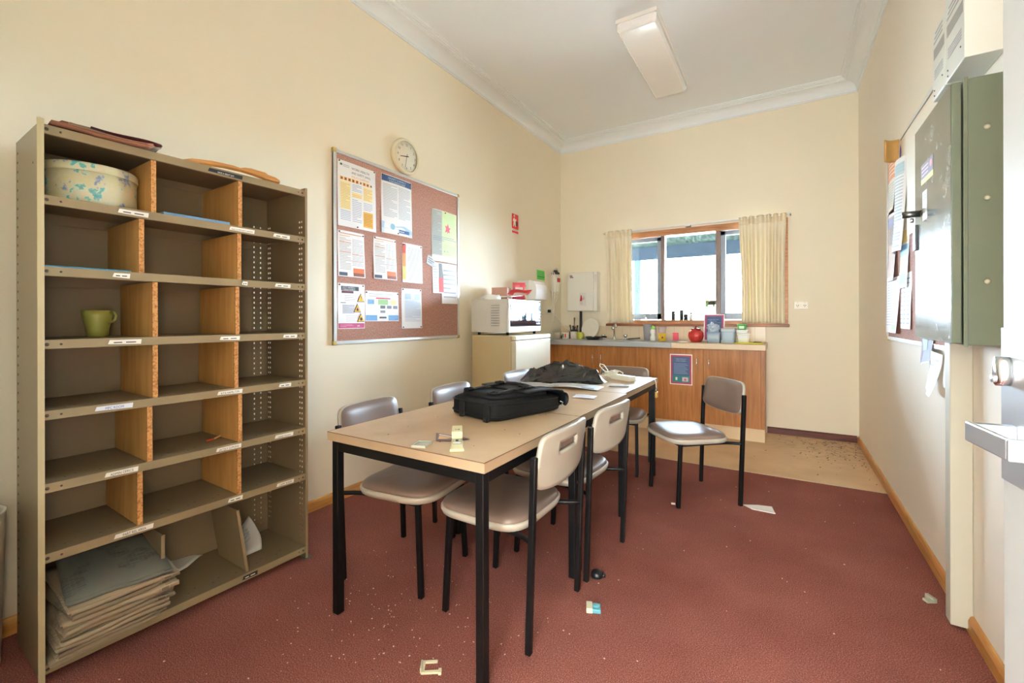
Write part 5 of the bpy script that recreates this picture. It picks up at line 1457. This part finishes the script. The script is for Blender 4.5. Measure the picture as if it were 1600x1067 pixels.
MB().tube([(.19, -.176, .045), (.205, -.181, .038), (.20, -.179, .028), (.212, -.180, .022)], .002, mat('#C9CBC9', rough=.3, metal=.6), 8).build('zip_pull', r)

# black plastic bag
BP = mat('#070708', rough=.13, spec=.9)
def crumple(w_, d_, h_, seed, m, peaks):
    b = MB(); off = Vector((seed * 5.1, seed, 0)); N = 84
    def f(u, v):
        x, y = (u - .5), (v - .5)
        r_ = sqrt((x * 2) ** 2 + (y * 2) ** 2) * (1 + .18 * noise.noise(Vector((x * 5, y * 5, seed))))
        e = max(0, 1 - r_ ** 3)
        z = 0
        for (px, py, pw, ph) in peaks: z += ph * math.exp(-((x - px) ** 2 + (y - py) ** 2) / pw ** 2)
        p = Vector((x * 4.5 + y * 2, y * 6 - x * 1.5, 0)) + off
        rg = (1 - abs(noise.noise(p)) * 2.4) * .40 + (1 - abs(noise.noise(p * 2.3)) * 2.4) * .30 + (1 - abs(noise.noise(p * 4.7)) * 2.4) * .07
        zz = max(0, (z * (.75 + .45 * rg) + .012 * rg)) * min(1, e * 2.2)
        k = 1 / max(1.0, r_)
        jx = .03 * noise.noise(p * 1.9 + Vector((9, 0, 0)))
        jy = .03 * noise.noise(p * 1.9 + Vector((0, 9, 4)))
        return ((x * k + jx * min(1, e * 3)) * w_, (y * k + jy * min(1, e * 3)) * d_, zz * h_ + .001)
    b.grid(f, N, N, m)
    return b
o = crumple(.62, .36, .125, 3, BP, [(-.20, .05, .20, .75), (.05, .1, .2, .95), (.28, .0, .14, .55), (-.38, -.05, .09, .6), (.38, -.1, .08, .45)]).build('plastic_bag', loc=(-1.345, 2.91, TT), rz=20)
tag(o, 'crumpled shiny black plastic bag on the farthest table', 'bag')
# power strip and cable
WP = mat('#DEDCCB', rough=.35)
r = thing('power_strip', 'white power strip with bundled cable near the far end of the tables', 'power strip', (-1.055, 3.205, TT), -28)
b = MB(); b.box(-.03, .16, -.03, .03, .002, .036, WP)
for k in range(4):
    x = -.005 + k * .042
    b.box(x - .004, x - .002, -.012, -.004, .036, .0365, INK); b.box(x + .004, x + .006, -.012, -.004, .036, .0365, INK); b.box(x + .0, x + .002, .004, .012, .036, .0365, INK)
b.build('socket_block', r, bevel=.006, seg=3)
rn = random.Random(7); pts = []
for k in range(150):
    t = k / 149 * 2 * pi * 6
    pts.append((-.06 + (.055 + .012 * sin(t * .37)) * cos(t) + .012 * sin(t * .21), (.035 + .010 * cos(t * .53)) * sin(t), .012 + .035 * (k / 149) + .010 * sin(t * .5 + 1)))
b = MB(); b.tube(pts, .0038, WP, 8)
b.tube([(-.10, .02, .02), (-.15, .05, .05), (-.19, .05, .085), (-.20, .02, .095), (-.17, -.01, .08), (-.12, -.01, .05), (-.06, -.01, .04)], .0038, WP, 8)
b.tube([(-.05, .0, .05), (-.02, .0, .065), (.02, .01, .06), (.05, .015, .05), (.06, .0, .037)], .0038, WP, 8)
b.box(-.045, -.01, -.02, .02, .036, .062, WP)
b.build('cable_bundle', r)
r = thing('padlock', 'brass coloured padlock hanging on a white cord over the right edge of the farthest table', 'padlock', (-.798, 3.33, .615))
MB().box(-.008, .008, -.019, .019, -.022, .022, mat('#C9A558', rough=.35, metal=.5)).build('padlock_body', r, bevel=.004)
MB().tube([(0, -.013, .020), (0, -.013, .040), (0, -.007, .050), (0, .007, .050), (0, .013, .040), (0, .013, .020)], .0035, CHROME, 10).build('shackle', r)
tag(MB().tube([(-.94, 3.12, TT + .012), (-.90, 3.16, TT + .006), (-.86, 3.25, TT + .006), (-.825, 3.31, TT + .006), (-.808, 3.325, TT + .004), (-.800, 3.33, .70), (-.798, 3.33, .664)], .0035, WP, 8).build('lanyard'), 'white cord running from the power strip over the table edge to the padlock', 'cord')
# papers
def flat(name, label, cat, loc, rz, w_, h_, items, base='#EFEFF2', c=.002, lift=.004, M=None):
    return sheet(name, label, cat, T(*loc) @ RZ(rz), w_, h_, items, base=base, c=c, lift=lift)
flat('open_leaflet', 'open printed leaflet in front of the black plastic bag', 'leaflet', (-1.335, 2.56, TT + .0005), 8, .36, .20, [('l', .02, .03, .15, .17, 8, '#B4B8C4'), ('r', .03, .02, .10, .05, '#6A7488'), ('l', .2, .05, .34, .17, 6, '#B4B8C4'), ('r', .25, .015, .33, .045, '#5A6070')], c=.014, lift=.006)
flat('loose_sheet', 'white sheet partly under the open leaflet beside the briefcase', 'paper', (-1.47, 2.52, TT + .0005), 30, .21, .20, [('l', .02, .03, .18, .17, 5, '#C4C6D0')])
flat('note_card', 'small square white note on the middle table, right of the leaflet', 'note', (-1.02, 2.315, TT + .0005), 12, .125, .115, [('l', .012, .02, .10, .09, 6, '#C8CCD8')])
flat('note_card', 'narrow white slip in front of the black plastic bag beside the pen', 'note', (-1.085, 2.735, TT + .0005), 10, .07, .045, [])
b = MB(); b.tube([(0, 0, .005), (.015, 0, .005)], [.001, .003], CHROME, 10); b.tube([(.015, 0, .005), (.14, 0, .005)], .004, mat('#5A6470', rough=.3), 10)
tag(b.build('ballpoint_pen', loc=(-.985, 2.80, TT), rz=28), 'grey pen lying on the farthest table near the slip', 'pen')
# clear lid
GL = mat('#B9BBB0', rough=.2)
b = MB(); b.box(-.027, .027, -.033, .033, 0, .003, GL)
for (x0, x1, y0, y1) in ((-.027, .027, -.033, -.030), (-.027, .027, .030, .033), (-.027, -.024, -.033, .033), (.024, .027, -.033, .033)): b.box(x0, x1, y0, y1, .003, .009, GL)
tag(b.build('plastic_dish', loc=(-1.090, 1.175, TT), rz=20, bevel=.001), 'small square translucent plastic lid on the nearest table', 'dish')
# cream clip thing
CRM = mat('#DDD6A8', rough=.35)
r = thing('plastic_clip', 'cream plastic folding clip with metal window on the nearest table', 'clip', (-1.020, 1.285, TT), 128)
b = MB(); b.prism([(-.135, -.024), (-.10, -.021), (.08, -.018), (.08, .018), (-.10, .021), (-.135, .024)], .0, .009, CRM); b.build('base', r, bevel=.002)
MB().box(-.075, -.02, -.015, .015, .009, .014, mat('#8A9098', rough=.2, metal=.8)).box(-.05, -.04, -.005, .005, .014, .016, INK).build('metal_window', r, bevel=.001)
b = MB(); b.box(-.012, .085, -.019, .019, .012, .036, CRM); b.box(.02, .03, -.009, -.003, .036, .0365, INK); b.box(.02, .03, .001, .008, .036, .0365, mat('#A8A27C', rough=.5)); b.build('hinged_block', r, bevel=.003)
# folded brochure under it
b = MB(); FBm = T(-1.155, 1.325, TT) @ RZ(-24)
b.add([(0, 0, .002), (.155, .062, .002), (.135, -.012, .002), (.10, -.048, .002)], [(0, 3, 2, 1)], mat('#5A4A50', rough=.4), FBm)
b.add([(0, 0, .0025), (.155, .062, .006), (.135, -.012, .004), (.10, -.048, .003)], [(0, 3, 2, 1)], mat('#6A5A64', rough=.4), FBm)
b.add([(.03, .002, .0045), (.12, .03, .007), (.115, .018, .0065), (.04, -.008, .005)], [(0, 3, 2, 1)], mat('#D8D2DC', rough=.4), FBm)
b.add([(.05, -.010, .0048), (.115, .010, .0068), (.11, -.01, .006), (.09, -.034, .0048)], [(0, 3, 2, 1)], mat('#E2B98C', rough=.4), FBm)
tag(b.build('folded_brochure', solid=.0008), 'small folded colour brochure under the cream clip', 'brochure')
# crumbs
b = MB(); rn = random.Random(3)
for k in range(14):
    x, y = rn.uniform(-1.5, -.85), rn.uniform(1.2, 1.85); s_ = rn.uniform(.001, .0022)
    b.box(-s_, s_, -s_ * .5, s_ * .5, 0, .002, mat('#8A4A30', rough=.8), T(x, y, TT) @ RZ(rn.uniform(0, 180)))
tag(b.build('crumbs'), 'tiny reddish crumbs scattered on the nearest table', 'crumbs', kind='stuff')

# ================================================================== on the floor
def chip_piece(name, label, loc, rz, build):
    b = MB(); build(b)
    return tag(b.build(name, loc=loc, rz=rz, bevel=.001), label, 'plastic piece')
CP = mat('#D8D2B4', rough=.45)
def f1(b):
    b.box(-.03, .035, -.006, .006, 0, .006, CP); b.box(-.032, -.022, -.006, .045, 0, .008, CP); b.box(-.032, .018, .040, .050, 0, .006, CP); b.box(-.036, -.030, .0, .04, 0, .016, mat('#B9B6A4', rough=.5)); b.box(.025, .035, -.012, .008, 0, .010, CP)
chip_piece('plastic_bracket', 'broken cream plastic bracket on the carpet in front of the nearest table leg', (-1.0, 1.118, 0), 35, f1)
b = MB(); b.box(-.03, -.006, -.024, .024, 0, .02, CP); b.box(-.008, .026, -.022, .022, 0, .016, mat('#5FA6B4', rough=.4)); b.lathe([(.014, .016), (.013, .020), (.0001, .021)], mat('#6FB6C4', rough=.4), 18, T(.009, .004, 0))
tag(b.build('plastic_block', loc=(-.655, 1.70, 0), rz=22, bevel=.003), 'small cream and light blue plastic block on the carpet', 'plastic piece')
r = thing('black_cap', 'small black plastic cap on the carpet beside the table leg', 'cap', (-.729, 1.93, 0), 10)
MB().lathe([(.026, .0), (.029, .006), (.024, .022), (.012, .028), (.0001, .029)], mat('#17181A', rough=.35), 22).build('cap_body', r)
MB().lathe([(.010, 0), (.010, .010), (.0001, .012)], mat('#17181A', rough=.35), 14, T(.026, .004, .008) @ RY(80)).build('spout', r)
b = MB(); b.prism([(-.085, -.01), (-.02, -.05), (.10, -.03), (.06, .075), (-.01, .045)], 0.001, .0022, mat('#F0EFEC', rough=.7)); b.prism([(-.02, -.05), (.10, -.03), (.09, -.018), (-.03, -.036)], .0022, .006, mat('#E2E2E0', rough=.7))
tag(b.build('paper_scrap', loc=(-.140, 3.14, 0), rz=-10), 'folded white paper scrap on the carpet at the lone chair leg', 'paper')
b = MB(); b.box(-.025, .012, -.012, .012, 0, .010, mat('#A9AA98', rough=.5)); b.box(.0, .014, -.012, .030, 0, .018, mat('#A9AA98', rough=.5))
tag(b.build('plastic_bracket', loc=(.515, 2.47, 0), rz=30, bevel=.001), 'small grey green plastic bit on the carpet beside the cable duct', 'plastic piece')
b = MB(); b.box(-.012, .012, -.006, .006, 0, .008, mat('#D8C4B8', rough=.6)); tag(b.build('small_chip', loc=(-.60, 2.93, 0), rz=15), 'tiny pale chip on the carpet beside the lone chair front leg', 'chip')
# flakes of plaster scattered on the carpet
b = MB(); rn = random.Random(21); FLK = mat('#D8B8A8', rough=.8); FLR = mat('#5A1A14', rough=.8)
for k in range(330):
    if k < 190: x, y = rn.gauss(-1.25, .25), rn.gauss(1.25, .22)
    else: x, y = rn.uniform(-2.0, .5), rn.uniform(.5, 3.7)
    if x < XL + .1 or x > XR - .05 or y < .3 or y > 3.8: continue
    s_ = rn.uniform(.0008, .0028)
    m = FLK if rn.random() < .86 else FLR
    b.box(-s_, s_, -s_ * rn.uniform(.3, 1), s_ * rn.uniform(.3, 1), 0.0, .0015, m, T(x, y, 0) @ RZ(rn.uniform(0, 180)))
tag(b.build('carpet_crumbs'), 'pale flakes and crumbs scattered over the red carpet', 'crumbs', kind='stuff')
b = MB(); rn = random.Random(8)
for k in range(120):
    x = XR - .03 - abs(rn.gauss(0, .28)); y = 3.9 + rn.random() ** .5 * 1.3
    s_ = rn.uniform(.002, .007)
    b.box(-s_, s_, -s_ * .6, s_ * .6, 0, .002, mat('#5A4630', rough=.9), T(x, y, 0) @ RZ(rn.uniform(0, 180)))
tag(b.build('floor_debris'), 'dark dirt crumbs scattered on the vinyl floor in the far right corner', 'dirt', kind='stuff')
bpy.context.view_layer.update()
